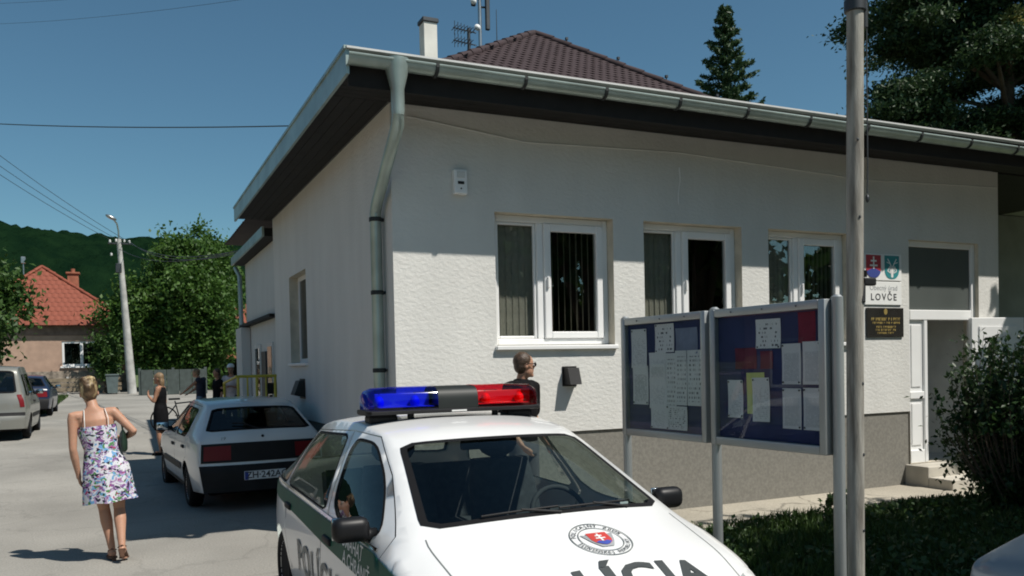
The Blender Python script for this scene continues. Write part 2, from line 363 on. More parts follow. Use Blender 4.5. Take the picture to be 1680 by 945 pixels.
sheet('ground', [(-1500, -300), (1500, -300), (1500, 1400), (-1500, 1400)], 'far_grass', -.02)
sheet('road', [(-7, -40), (30, -40), (30, 2.8), (3.25, 2.8), (3.25, 8.2), (9, 8.2), (9, 30), (6.6, 49), (70, 49), (70, 55), (-70, 55), (-70, 50), (-2.6, 48), (-2.4, 36), (-6.5, 33)], 'asphalt', 0.)
sheet('lawn', [(3.36, 2.92), (16, 2.92), (16, 6.95), (3.36, 6.95)], 'earth', .03)
sheet('path', [(3.3, 7.02), (16, 7.02), (16, 8.5), (2.6, 8.5), (2.6, 7.6)], 'path', .03)
for (x0, x1, y0, y1) in ((3.25, 3.36, 2.81, 7.02), (3.36, 16, 2.81, 2.92), (3.36, 16, 6.95, 7.02)):
    n = max(1, round(max(x1-x0, y1-y0)/1.0)); k = thing('kerb', None, None, (x0, y0, 0)); k['kind'] = 'structure'
    for i in range(n):
        mb = MB(); g = .004
        if x1-x0 > y1-y0: mb.bbox(x0+(x1-x0)*i/n+g, x0+(x1-x0)*(i+1)/n-g, y0, y1, -.05, .055, .006, 1)
        else: mb.bbox(x0, x1, y0+(y1-y0)*i/n+g, y0+(y1-y0)*(i+1)/n-g, -.05, .055, .006, 1)
        mb.build('kerb_stone', 'concrete', k)

# wooded hills closing the street
def fbm(x, y, o=5):
    s = np.zeros_like(x); a = 1.; f = 1.
    for k in range(o):
        s += a*np.sin(x*f*1.3+1.7*k+1.9*np.sin(y*f*.9+k*2.1))*np.cos(y*f*1.1-.6*k+1.4*np.sin(x*f*.7+k)); a *= .5; f *= 2.05
    return s
M('forest', (.0035, .012, .006), .97, var=.3, scale=.05, col2=(.007, .020, .008), fac=(.35, .7), bump=1., bscale=.25, bdist=3., spec=.0)
gx = np.concatenate([np.arange(-900, -260, 26), np.arange(-260, 300, 4.2), np.arange(300, 1300, 26)]); gy = np.concatenate([np.arange(520, 1010, 6.5), np.arange(1010, 1250, 30)])
GX, GY = np.meshgrid(gx, gy); t = np.clip((GY-520)/430, 0, 1); t = t*t*(3-2*t)
ridge = 141 - .030*GX*np.exp(-(GX/500)**2) + 5*fbm(GX/170, GY/260, 3) - .02*np.maximum(0, GX-250)
back = np.clip((GY-990)/260, 0, 1)
GZ = t*ridge*(1-.25*back) - 3 + (rng.random(GX.shape)-.5)*4.5*np.clip(t*6, 0, 1) + 2.5*fbm(GX/14, GY/14, 3)*np.clip(t*6, 0, 1)
mb = MB(); nx = len(gx); mb.add(np.stack([GX.ravel(), GY.ravel(), GZ.ravel()], 1), [(j*nx+i, j*nx+i+1, (j+1)*nx+i+1, (j+1)*nx+i) for j in range(len(gy)-1) for i in range(nx-1)])
mb.build('hills', 'forest', loc=(0, 0, 0), local=True, smooth=True)['kind'] = 'structure'

# ================================================================== MUNICIPAL BUILDING (front wing)
FX0, FX1, FY, WT = 2.52, 11.64, 8.2, 4.42
bld = thing('municipal_building', 'pale grey stucco office wing with flat overhanging roof, white windows and open entrance door', 'building', (7, 11.5, 0))
def rect(x0, x1, z0, z1): return [(x0, z0), (x1, z0), (x1, z1), (x0, z1)]
WINS = [(3.64, 5.10), (5.51, 6.93), (7.35, 8.72)]; WZ = (1.97, 3.40); DOOR = (9.80, 11.21); DZ = (.30, 3.37)
def wallpanel(mb, axis, pos, outer, holes, depth):
    v, f = panel(outer, holes)
    if axis == 'Y': mb.add([(p[0], pos, p[1]) for p in v], f)
    else: mb.add([(pos, p[0], p[1]) for p in v], [q[::-1] for q in f])
w = MB()
holes = [rect(a, b, *WZ) for a, b in WINS]
outer = [(FX0, 1.03), (DOOR[0], 1.03), (DOOR[0], DZ[1]), (DOOR[1], DZ[1]), (DOOR[1], 1.03), (FX1, 1.03), (FX1, WT), (FX0, WT)]
wallpanel(w, 'Y', FY, outer, holes, .2)
LW = (12.55, 13.88, 1.87, 3.26)
wallpanel(w, 'X', FX0, rect(FY, 15.3, 1.03, WT), [rect(*LW)], .2)
w.add([(FX1, FY, 1.03), (FX1, FY, WT), (FX1, 10.6, WT), (FX1, 10.6, 1.03)], [(0, 3, 2, 1)])
w.add([(FX0, 15.3, 0), (FX0, 15.3, WT), (FX1, 15.3, WT), (FX1, 15.3, 0)], [(0, 1, 2, 3)])
w.add([(FX0, FY, 1.03), (DOOR[0], FY, 1.03), (DOOR[0], FY+.03, 1.03), (FX0+.03, FY+.03, 1.03)], [(0, 3, 2, 1)])
w.build('wall', 'stucco', bld)
pl = MB()
for a, b in ((FX0+.02, DOOR[0]), (DOOR[1], FX1-.02)): pl.box(a, b, FY+.022, FY+.30, -.05, 1.035)
pl.box(FX0+.022, FX0+.3, FY+.31, 15.3, -.05, 1.035)
pl.build('plinth', 'plinth', bld)
rv = MB()     # plastered reveals of the openings
def reveal(mb, x0, x1, z0, z1, y0, y1, sill=True):
    mb.add([(x0, y0, z0), (x0, y1, z0), (x0, y1, z1), (x0, y0, z1)], [(0, 3, 2, 1)]); mb.add([(x1, y0, z0), (x1, y1, z0), (x1, y1, z1), (x1, y0, z1)], [(0, 1, 2, 3)])
    mb.add([(x0, y0, z1), (x1, y0, z1), (x1, y1, z1), (x0, y1, z1)], [(0, 1, 2, 3)])
    if sill: mb.add([(x0, y0, z0), (x1, y0, z0), (x1, y1, z0), (x0, y1, z0)], [(0, 3, 2, 1)])
for (a, b), zz in [(w_, WZ) for w_ in WINS]+[(DOOR, DZ)]: rv = MB(); reveal(rv, a, b, *zz, FY, FY+.25); rv.build('opening_reveal', 'reveal', bld)
rv = MB()
a, b, c, d = LW
rv.add([(FX0, a, c), (FX0+.25, a, c), (FX0+.25, a, d), (FX0, a, d)], [(0, 1, 2, 3)]); rv.add([(FX0, b, c), (FX0+.25, b, c), (FX0+.25, b, d), (FX0, b, d)], [(0, 3, 2, 1)]); rv.add([(FX0, a, d), (FX0+.25, a, d), (FX0+.25, b, d), (FX0, b, d)], [(0, 1, 2, 3)])
rv.build('opening_reveal', 'reveal', bld)
# rooms behind
rm = MB()
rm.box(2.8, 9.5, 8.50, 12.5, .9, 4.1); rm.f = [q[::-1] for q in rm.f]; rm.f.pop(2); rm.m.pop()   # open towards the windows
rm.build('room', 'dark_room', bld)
hl = MB(); hl.box(DOOR[0]-.02, DOOR[1]+.3, FY+.26, 9.35, .28, 3.9); hl.f = [q[::-1] for q in hl.f]; hl.f.pop(2); hl.m.pop()
hl.build('hallway', 'room_wall', bld)
# windows: frame > sash, pane, sill, blind slats
def frame_bars(mb, x0, x1, z0, z1, y0, y1, t, tb=None):
    tb = tb or t
    mb.bbox(x0, x0+t, y0, y1, z0, z1, .008, 1); mb.bbox(x1-t, x1, y0, y1, z0, z1, .008, 1)
    mb.bbox(x0+t, x1-t, y0+.001, y1-.001, z1-t, z1, .008, 1); mb.bbox(x0+t, x1-t, y0+.001, y1-.001, z0, z0+tb, .008, 1)
slat_me = None
for wi, (a, b) in enumerate(WINS):
    fr = MB(); y0, y1 = FY+.13, FY+.20; xm = a+.575*(b-a)/1.46
    frame_bars(fr, a, b, WZ[0]+.02, WZ[1], y0, y1, .07); fr.bbox(xm-.02, xm+.06, y0+.002, y1, WZ[0]+.09, WZ[1]-.07, .008, 1)
    wn = fr.build('window', 'pvc', bld)
    sh = MB(); frame_bars(sh, xm+.062, b-.072, WZ[0]+.092, WZ[1]-.072, y0-.022, y0+.045, .085, .075); sh.build('sash', 'pvc', wn)
    ss = MB(); frame_bars(ss, a+.072, xm-.022, WZ[0]+.092, WZ[1]-.072, y0+.02, y0+.06, .03); ss.build('fixed_frame', 'pvc', wn)
    for (p, q, yy) in ((a+.1, xm-.05, y0+.045), (xm+.145, b-.155, y0+.015)):
        g = MB(); g.box(p, q, yy, yy+.006, WZ[0]+.12, WZ[1]-.1); g.build('pane', 'window_glass', wn)
    hd = MB(); hd.bbox(xm+.09, xm+.115, y0-.05, y0-.022, 2.62, 2.74, .005, 1); hd.build('handle', 'pvc', wn)
    sl = MB(); sl.bbox(a-.02, b+.02, FY-.05, y0-.004, WZ[0]-.035, WZ[0]+.012, .008, 1); sl.build('sill', 'pvc', wn)
    rl = MB(); rl.bbox(a+.05, b-.05, FY+.255, FY+.30, WZ[1]-.10, WZ[1]-.05, .005, 1); rl.build('blind_rail', 'pvc_dim', wn)
    if slat_me is None:
        s0 = MB(); s0.add([(-.046, 0, WZ[0]-.1), (-.02, .006, WZ[0]-.1), (.02, .006, WZ[0]-.1), (.046, 0, WZ[0]-.1), (-.046, 0, WZ[1]-.1), (-.02, .006, WZ[1]-.1), (.02, .006, WZ[1]-.1), (.046, 0, WZ[1]-.1)], [(0, 1, 5, 4), (1, 2, 6, 5), (2, 3, 7, 6)])
        slat0 = s0.build('blind_slat', 'slat', wn, local=True, smooth=True); slat_me = slat0
    n = 17; bl = base_of(bld)
    for i in range(n):
        x = a+.07+(b-a-.14)*(i+.5)/n
        closed = x < xm+.02
        if wi == 1 and not closed: continue
        ang = R_(random.uniform(1, 7)) if closed else R_(random.uniform(66, 74))
        if i == 0 and wi == 0: o = slat0
        else: o = copy_of(slat_me, wn)
        o.location = (x-bl.x, FY+(.222 if closed else .255)-bl.y, 0); o.rotation_euler = (0, 0, ang)
# small side window on the street wall
fr = MB(); a, b, c, d = LW
for (y0, y1, z0, z1) in ((a, a+.07, c, d), (b-.07, b, c, d), (a+.07, b-.07, d-.07, d), (a+.07, b-.07, c, c+.08)): fr.bbox(FX0+.14, FX0+.2, y0, y1, z0, z1, .008, 1)
wn = fr.build('window', 'pvc', bld)
g = MB(); g.box(FX0+.16, FX0+.166, a+.07, b-.07, c+.08, d-.07); g.build('pane', 'dark_glass', wn)
g = MB(); g.bbox(FX0-.05, FX0+.14, a-.03, b+.03, c-.035, c+.01, .008, 1); g.build('sill', 'pvc', wn)
g = MB(); g.box(FX0+.22, FX0+.24, a+.02, b-.02, c, d); g.build('curtain', 'slat', wn)
# entrance: fixed panel, transom, open leaf, steps, handrail
dr = MB(); y0, y1 = FY+.06, FY+.14
dr.bbox(DOOR[0], DOOR[0]+.08, y0, y1, DZ[0], DZ[1], .008, 1); dr.bbox(DOOR[1]-.08, DOOR[1], y0, y1, DZ[0], DZ[1], .008, 1)
dr.bbox(DOOR[0]+.08, DOOR[1]-.08, y0, y1, DZ[1]-.08, DZ[1], .008, 1); dr.bbox(DOOR[0]+.08, DOOR[1]-.08, y0-.004, y1, 2.28, 2.42, .008, 1)
dr.bbox(10.16, 10.23, y0+.001, y1, DZ[0], 2.28, .008, 1); dr.bbox(DOOR[0]+.08, 10.16, y0+.002, y1, DZ[0], .48, .008, 1); dr.bbox(DOOR[0]+.08, 10.16, y0+.002, y1, 1.19, 1.29, .008, 1)
de = dr.build('door_frame', 'pvc', bld)
for z0, z1 in ((.48, 1.19), (1.29, 2.28)):
    g = MB(); g.bbox(DOOR[0]+.08, 10.16, y0+.03, y0+.055, z0, z1, .004, 1); g.bbox(DOOR[0]+.125, 10.115, y0+.018, y0+.032, z0+.06, z1-.06, .01, 1); g.build('door_panel', 'pvc', de)
g = MB(); g.box(DOOR[0]+.08, DOOR[1]-.08, y0+.03, y0+.037, 2.42, DZ[1]-.08); g.build('transom_pane', 'transom_glass', de)
lf = MB(); lf.bbox(0, .94, -.03, .03, .02, 2.0, .008, 1)
for z0, z1 in ((.15, .8), (.95, 1.88)): lf.bbox(.12, .82, -.042, -.029, z0, z1, .01, 1)
leaf = lf.build('door_leaf', 'pvc', bld, local=True); leaf.location = Vector((10.99, FY-.02, .31))-base_of(bld); leaf.rotation_euler = (0, 0, R_(-9))
g = MB(); g.tube([(.86, -.04, 1.0), (.86, -.09, 1.0), (.74, -.09, 1.0)], .011, 8); g.build('handle', 'steel_dark', leaf, local=True)
for (x0, x1, yy, z) in ((9.72, 11.4, FY-.34, .30), (9.72, 11.75, FY-.70, .165)):
    g = MB(); g.bbox(x0, x1, yy, FY+.05 if z > .2 else FY-.342, -.02, z, .012, 2); g.build('step', 'concrete', bld)
M('handrail_wood', (.17, .05, .035), .5)
g = MB(); g.tube([(10.22, 9.22, 1.60), (11.3, 9.22, .90)], .026, 8); g.build('handrail', 'handrail_wood', bld)
# roof: slab, soffit boards, fascia, gutter, downpipe
g = MB(); g.box(1.92, 15.2, 7.52, 15.45, 4.455, 4.60); g.build('roof', 'roof_felt', bld)
for i in range(6):
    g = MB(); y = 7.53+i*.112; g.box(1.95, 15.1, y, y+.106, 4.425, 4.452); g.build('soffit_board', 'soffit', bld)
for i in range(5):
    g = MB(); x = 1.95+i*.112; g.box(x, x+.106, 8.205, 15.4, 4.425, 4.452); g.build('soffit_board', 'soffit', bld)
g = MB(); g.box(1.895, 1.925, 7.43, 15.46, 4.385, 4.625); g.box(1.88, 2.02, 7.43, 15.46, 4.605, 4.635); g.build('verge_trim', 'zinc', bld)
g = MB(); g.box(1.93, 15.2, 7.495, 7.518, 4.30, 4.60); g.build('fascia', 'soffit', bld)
g = MB(); g.box(1.9, 15.2, 7.40, 7.60, 4.604, 4.622); g.build('drip_edge', 'pvc_dim', bld)
gt = MB(); rings = []
def gut(x, z): return [(x, 7.41-.078*math.cos(a), z-.078*math.sin(a)) for a in np.linspace(0, math.pi, 11)] + [(x, 7.41+.070*math.cos(a), z-.070*math.sin(a)) for a in np.linspace(0, math.pi, 11)]
gutter = gt.loft([gut(1.9, 4.535), gut(5, 4.525), gut(9, 4.51), gut(15.2, 4.49)])
gt.tube([(1.9, 7.332, 4.535), (15.2, 7.332, 4.49)], .012, 6)
gutter = gt.build('gutter', 'zinc', bld, smooth=40)
for i in range(14):
    x = 2.72+.90*i; z = 4.535-.0034*(x-1.9); g = MB()
    g.loft([[(x+dx, 7.41-r*math.cos(a), z-r*math.sin(a)) for dx, r in ((-.016, .081), (.016, .081), (.016, .092), (-.016, .092))] for a in np.linspace(-.12, math.pi, 10)]); g.build('gutter_bracket', 'zinc_dark', gutter)
dp = MB()
dp.lathe([(.115, .10), (.11, .02), (.062, -.17), (.062, -.36), (.056, -.40)], 14, (2.36, 7.42, 4.46))
dpo = dp.build('downpipe', 'zinc', bld, smooth=40)
g = MB(); path = [(2.36, 7.42, 4.08), (2.365, 7.46, 3.98), (2.40, 7.95, 3.72), (2.43, 8.42, 3.45), (2.435, 8.50, 3.36), (2.435, 8.50, .05)]; g.tube(path, [.056, .06, .06, .06, .06, .06], 14); g.build('pipe', 'zinc', dpo, smooth=50)
for z in (3.30, 2.55, 1.75, .9):
    g = MB(); g.lathe([(.064, -.022), (.068, -.018), (.068, .018), (.064, .022)], 14, (2.435, 8.50, z)); g.box(2.49, 2.53, 8.48, 8.52, z-.015, z+.015); g.build('pipe_clamp', 'zinc_dark', dpo)
ch = MB(); ch.bbox(3.84, 4.03, 10.85, 11.04, 4.6, 6.42, .006, 1); chim = ch.build('chimney', 'chimney_paint', bld)
g = MB(); g.bbox(3.82, 4.05, 10.83, 11.06, 6.42, 6.48, .01, 1); g.build('chimney_cap', 'steel_dark', chim)
g = MB(); g.tube([(1.75, 8.19, 4.25), (4, 8.185, 4.16), (6, 8.187, 4.22), (9, 8.186, 4.12), (11.6, 8.187, 4.2)][1:], .008, 6); g.tube([(2.7, 8.187, 4.3), (4, 8.185, 4.16)], .008, 6); g.build('wall_cable', 'pvc_dim', bld)
g = MB(); g.tube([(6.02, 8.192, 4.05), (6.03, 8.192, 3.9), (6.0, 8.192, 3.75), (6.0, 8.192, 3.62)], .007, 6); g.build('loose_cable', 'pvc', bld)

# ------------------------------------------------------------------ hip-roofed block behind the wing
hb = thing('hip_roof_house', 'two storey block with brown tiled hip roof rising behind the flat office wing', 'building', (8, 18, 0))
AP = (8.2, 16.2, 8.8); AP2 = (8.2, 21.5, 8.8); c1 = (2.95, 11.5, 5.5); c2 = (12.2, 11.5, 5.5); c3 = (12.2, 26.2, 5.5); c4_ = (2.95, 26.2, 5.5)
g = MB(); g.box(4.0, 11.8, 15.5, 25.8, 0, 5.45); g.box(4.0, 11.8, 12.0, 15.5, 4.61, 5.45); g.build('wall', 'stucco_plain', hb)
g = MB(); g.add([c1, c2, c3, c4_, AP, AP2], [(0, 1, 4), (1, 2, 5, 4), (2, 3, 5), (3, 0, 4, 5), (3, 2, 1, 0)])
hroof = g.build('roof', 'tile_brown', hb)
# tiles laid in rows on the front slope and on the slope to the street
def tile_mesh(w, h):
    t = MB(); xs = np.linspace(-w/2, w/2, 5); zz = [.0, .010, .014, .010, .0]
    top = [(x, 0, z+.012) for x, z in zip(xs, zz)]; bot = [(x, -h*1.06, z+.022) for x, z in zip(xs, zz)]; low = [(x, -h*1.06, .0) for x in xs]
    t.add(top+bot+low, [(5+i, 6+i, 1+i, i) for i in range(4)] + [(10+i, 11+i, 6+i, 5+i) for i in range(4)]); return t
def tile_slope(parent, root, A, B, apexes, w, h, mat, limit, dz=.0, name='roof_tile'):
    """A-B is the eave; apexes the upper corner(s) of the slope; the biggest-showing tiles are single objects, the rest one part"""
    A, B = Vector(A), Vector(B); u = (B-A).normalized(); poly3 = [A, B]+[Vector(p) for p in apexes]; nrm = u.cross(poly3[2]-A).normalized()
    if nrm.z < 0: nrm = -nrm
    s = nrm.cross(u).normalized()
    if s.z < 0: s = -s
    P2 = [((p-A).dot(u), (p-A).dot(s)) for p in poly3]; L = max(p[0] for p in P2); Hh = max(p[1] for p in P2)
    rows = int(Hh/h); spots = []
    for r in range(rows):
        n = int(L/w)+1
        for i in range(n):
            c = (i*w+(w/2 if r % 2 else 0)+w/2, (r+1)*h)
            if pip(np.array([[c[0], c[1]-h*.5]]), P2)[0]: spots.append(c)
    spots.sort(key=lambda c: -c[1])
    m3 = Matrix((u, s, nrm)).transposed(); base = base_of(root); first = None; rest = MB(); t0 = tile_mesh(w, h)
    for k, c in enumerate(spots):
        p = A + u*c[0] + s*c[1] + nrm*.004
        jr = Matrix.Rotation(random.uniform(-.012, .012), 3, 'Z') @ Matrix.Rotation(random.uniform(-.01, .02), 3, 'X')
        if k < limit:
            if first is None: first = t0.build(name, mat, parent, local=True, smooth=60); o = first
            else: o = copy_of(first, parent)
            o.location = p-base; o.rotation_euler = (m3 @ jr).to_euler()
        else: rest.add([p + m3 @ (jr @ Vector(q)) for q in t0.v], t0.f)
    if rest.v: rest.build(name, mat, parent, smooth=60)['kind'] = 'stuff'
tile_slope(hroof, hb, c1, c2, [AP], .17, .17, 'tile_brown', 300)
tile_slope(hroof, hb, c4_, c1, [AP, AP2], .30, .33, 'tile_brown', 0)
def ridge(parent, a, b, n, r, mat, name='ridge_cap'):
    a, b = Vector(a), Vector(b); first = None
    for i in range(n):
        g = MB(); p, q = a.lerp(b, i/n), a.lerp(b, (i+1.12)/n); g.tube([p+Vector((0, 0, .02)), q+Vector((0, 0, .035))], [r, r*1.12], 8); g.build(name, mat, parent, smooth=50)
ridge(hroof, AP, c1, 18, .075, 'tile_brown'); ridge(hroof, AP, c2, 16, .075, 'tile_brown'); ridge(hroof, AP, AP2, 12, .075, 'tile_brown')
for t in (.12, .3, .46, .62, .78):
    p = Vector(AP).lerp(Vector(c2), t); g = MB(); g.tube([p, p+Vector((0, 0, .2))], .012, 6); g.obox(p+Vector((0, 0, .17)), (.05, .05, .05)); g.build('lightning_clip', 'steel_dark', hroof)
g = MB(); p = Vector((7.2, 15.9, 8.3)); g.tube([p+Vector((0, 0, -.3)), p+Vector((0, 0, .75))], [.012, .006], 6); g.build('lightning_rod', 'steel_dark', hroof)
# antennas: a short mast with a directional aerial and a tall mast with panel antennas
am = thing('aerial_mast', 'short dark mast with spiky television aerial above the brown roof', 'antenna', (6.62, 16.0, 7.5))
g = MB(); g.tube([(6.62, 16, 7.0), (6.62, 16, 8.62)], .035, 8); g.build('mast', 'steel_dark', am, smooth=50)
for k, (z, n) in enumerate(((8.55, 7), (8.3, 6))):
    g = MB(); g.tube([(6.25, 15.9, z), (6.8, 16.05, z+.02)], .012, 6)
    for i in range(n): x = 6.27+.07*i; g.tube([(x, 15.9, z-.14+.015*i), (x+.01, 15.9, z+.14-.015*i)], .007, 5); g.tube([(x, 15.75, z), (x, 16.05, z)], .007, 5)
    g.build('aerial', 'steel_dark', am)
pm = thing('antenna_mast', 'tall pale mast with white and black panel antennas above the brown roof', 'antenna', (7.0, 16.3, 7.5))
g = MB(); g.tube([(7, 16.3, 7.0), (7, 16.3, 10.9)], .04, 8); g.build('mast', 'steel', pm, smooth=50)
for (dx, z0, z1, mt) in ((-.16, 9.2, 9.95, 'steel_dark'), (.15, 8.75, 9.7, 'steel_dark'), (-.12, 9.75, 10.6, 'pvc'), (.12, 9.75, 10.7, 'steel_dark')):
    g = MB(); g.bbox(7+dx-.045, 7+dx+.045, 16.2, 16.28, z0, z1, .015, 2); g.tube([(7, 16.3, (z0+z1)/2), (7+dx, 16.26, (z0+z1)/2)], .02, 6); g.build('panel_antenna', mt, pm)
for (x, z) in ((6.82, 9.28), (7.14, 9.55), (6.9, 8.75)):
    g = MB(); g.lathe([(.02, .0), (.05, .02), (.07, .05), (.065, .055)], 14, (x, 16.14, z), 'Y'); g.build('dish', 'pvc', pm, smooth=40)

# ------------------------------------------------------------------ lower annex further along the street, side wing at right
ax = thing('street_annex', 'lower grey annex with green roof edge and canopy ledge beyond the office wing', 'building', (5, 17.5, 0))
g = MB(); g.box(2.62, 9, 15.32, 19.7, 0, 4.15); g.build('wall', 'stucco_plain', ax)
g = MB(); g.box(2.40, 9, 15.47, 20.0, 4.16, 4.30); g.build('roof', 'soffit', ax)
g = MB(); g.box(2.36, 2.398, 15.47, 20.05, 4.16, 4.33); g.build('roof_edge', 'zinc', ax)
g = MB(); g.tube([(2.42, 19.85, 4.1), (2.5, 19.75, 3.9), (2.55, 19.75, .1)], .05, 8); g.build('downpipe', 'zinc', ax, smooth=50)
g = MB(); g.box(2.47, 2.615, 15.6, 19.9, 2.74, 2.80); g.build('canopy_ledge', 'soffit', ax)
g = MB(); g.box(2.42, 2.61, 19.1, 20.0, .0, 2.72); g.build('pier', 'stucco_plain', ax)
for (y0, y1, z0, z1) in ((16.1, 16.7, 1.2, 2.3), (17.6, 18.3, 1.2, 2.3)):
    g = MB(); g.box(2.585, 2.618, y0, y1, z0, z1); wo = g.build('window', 'pvc_dim', ax); g = MB(); g.box(2.575, 2.584, y0+.07, y1-.07, z0+.07, z1-.07); g.build('pane', 'dark_glass', wo)
g = MB(); g.box(2.58, 2.618, 16.9, 17.45, .1, 2.15); g.build('door', 'steel_dark', ax)
g = MB(); g.obox((2.52, 15.9, 1.45), (.2, .3, .2)); g.build('junction_box', 'black_plastic', ax)
M('yellow_paint', (.50, .42, .05), .5, var=.15)
yr = thing('yellow_railing', 'yellow painted metal railing on the raised landing beside the annex wall', 'railing', (2.2, 15.6, .72))
for i, x in enumerate((1.90, 2.06, 2.22, 2.38, 2.54)):
    g = MB(); g.tube([(x, 15.6, .72), (x, 15.6, 1.68)], .024 if i % 2 == 0 else .015, 6); g.build('post', 'yellow_paint', yr)
for z in (1.68, 1.28): g = MB(); g.tube([(1.86, 15.6, z), (2.58, 15.6, z)], .026, 6); g.build('rail', 'yellow_paint', yr)
g = MB(); g.tube([(1.88, 15.6, 1.68), (1.88, 17.6, 1.55), (1.88, 17.6, .72)], .026, 6); g.build('rail', 'yellow_paint', yr)
ld = thing('entrance_landing', 'raised concrete landing with steps at the foot of the annex wall', 'steps', (2.2, 16.6, 0))
g = MB(); g.bbox(1.80, 2.60, 15.5, 17.8, -.02, .72, .015, 2); g.build('landing', 'concrete', ld)
for k in range(4): g = MB(); g.bbox(1.80, 2.60, 17.802+.28*k, 17.802+.28*(k+1)-.002, -.02+zf(18), .58-.145*k, .01, 1); g.build('step', 'concrete', ld)
sw = thing('recessed_wing', 'shaded grey wall set back beside the entrance under the same long eave', 'building', (14, 11, 0))
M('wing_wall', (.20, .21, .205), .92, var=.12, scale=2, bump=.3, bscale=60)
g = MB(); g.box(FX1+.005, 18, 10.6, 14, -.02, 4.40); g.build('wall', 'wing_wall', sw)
g = MB(); g.box(12.6, 13.9, 10.56, 10.6, .9, 2.5); wo = g.build('window', 'pvc_dim', sw); g = MB(); g.box(12.68, 13.82, 10.545, 10.558, .98, 2.42); g.build('pane', 'dark_glass', wo)
g = MB(); g.box(15.2, 18.5, 7.6, 15.4, 4.42, 4.6); g.build('roof', 'roof_felt', sw)
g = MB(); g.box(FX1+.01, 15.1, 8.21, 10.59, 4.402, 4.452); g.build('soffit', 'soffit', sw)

# ------------------------------------------------------------------ small things fixed to the facade
mt = thing('meter_box', 'small white sensor box with dark display high on the shaded wall', 'meter box', (3.24, FY-.01, 3.53))
g = MB(); g.bbox(3.165, 3.315, FY-.075, FY-.002, 3.545, 3.80, .014, 2); g.build('case', 'pvc', mt)
g = MB(); g.bbox(3.195, 3.285, FY-.082, FY-.074, 3.71, 3.775, .003, 1); g.build('display', 'pvc_dim', mt)
g = MB(); g.bbox(3.205, 3.275, FY-.082, FY-.074, 3.645, 3.675, .003, 1); g.build('slot', 'black_plastic', mt)
g = MB(); g.lathe([(.008, 0), (.008, .006)], 8, (3.24, FY-.082, 3.60), 'Y'); g.build('button', 'black_plastic', mt)
vb = thing('vent_hood', 'black square vent hood on the sunlit wall beside the man', 'vent', (4.5, FY-.01, 1.52))
g = MB(); g.add([(4.425, FY-.002, 1.545), (4.575, FY-.002, 1.545), (4.575, FY-.002, 1.735), (4.425, FY-.002, 1.735), (4.43, FY-.16, 1.55), (4.57, FY-.16, 1.55), (4.57, FY-.10, 1.73), (4.43, FY-.10, 1.73)], [(0, 1, 2, 3), (4, 5, 6, 7), (0, 4, 5, 1), (1, 5, 6, 2), (2, 6, 7, 3), (3, 7, 4, 0)]); g.build('hood', 'black_plastic', vb)
g = MB(); g.bbox(4.41, 4.59, FY-.012, FY-.001, 1.53, 1.75, .004, 1); g.build('flange', 'black_plastic', vb)
vb2 = thing('lower_vent_hood', 'dark vent hood low on the shaded street side wall under the window', 'vent', (FX0-.01, 13.0, 1.35))
g = MB(); g.add([(FX0-.002, 12.8, 1.36), (FX0-.002, 13.15, 1.36), (FX0-.002, 13.15, 1.62), (FX0-.002, 12.8, 1.62), (FX0-.16, 12.82, 1.40), (FX0-.16, 13.13, 1.40), (FX0-.08, 13.13, 1.61), (FX0-.08, 12.82, 1.61)], [(0, 1, 2, 3), (4, 5, 6, 7), (0, 4, 5, 1), (1, 5, 6, 2), (2, 6, 7, 3), (3, 7, 4, 0)]); g.build('hood', 'black_plastic', vb2)
g = MB(); g.bbox(FX0-.012, FX0-.001, 12.78, 13.17, 1.34, 1.64, .004, 1); g.build('flange', 'black_plastic', vb2)
# signs by the entrance
M('sign_white', (.80, .80, .78), .4, var=.03); M('sign_ink', (.05, .05, .055), .6); M('sign_black', (.022, .019, .017), .25, var=.2); M('gold', (.50, .36, .12), .4, metal=.5)
M('shield_red', (.42, .035, .05), .5); M('shield_blue', (.045, .07, .28), .5); M('shield_teal', (.03, .24, .26), .5); M('ink_grey', (.30, .31, .32), .7)
def flat(parent, name, pts, tris, mat, y):
    g = MB(); g.add([(p[0], y, p[1]) for p in pts], [q[::-1] for q in tris]); g.add([(p[0], y, p[1]) for p in pts], tris) if 0 else None; return g.build(name, mat, parent)
def poly_plate(parent, name, poly, mat, y, th=.004):
    v, f = panel(poly); n = len(poly); g = MB()
    g.add([(p[0], y-th, p[1]) for p in v], f); g.add([(p[0], y-th, p[1]) for p in poly]+[(p[0], y, p[1]) for p in poly], [(i, i+n, (i+1) % n+n, (i+1) % n) for i in range(n)]); return g.build(name, mat, parent)
def shield(cx, z0, w, h): 
    pts = [(cx-w/2, z0+h), (cx+w/2, z0+h)]; k = 9
    pts += [(cx+w/2*math.cos(t*math.pi/2)**.75, z0+h*.42-h*.42*math.sin(t*math.pi/2)) for t in np.linspace(0, 1, k)[:-1]]
    pts += [(cx, z0)]
    pts += [(cx-w/2*math.cos(t*math.pi/2)**.75, z0+h*.42-h*.42*math.sin(t*math.pi/2)) for t in np.linspace(1, 0, k)[1:]]
    return pts
cs = thing('coat_of_arms_sign', 'white wall plate with red double cross shield and teal plant shield', 'sign', (9.3, FY, 2.8))
g = MB(); g.bbox(8.95, 9.64, FY-.02, FY-.001, 2.80, 3.155, .004, 1); g.build('plate', 'sign_white', cs)
sA = shield(9.115, 2.835, .27, .30); poly_plate(cs, 'red_shield', sA, 'shield_red', FY-.021, .003)
low = [(x, z) for x, z in sA if z < 2.835+.095]; low = [(9.115+.105, 2.835+.096)]+low+[(9.115-.105, 2.835+.096)]
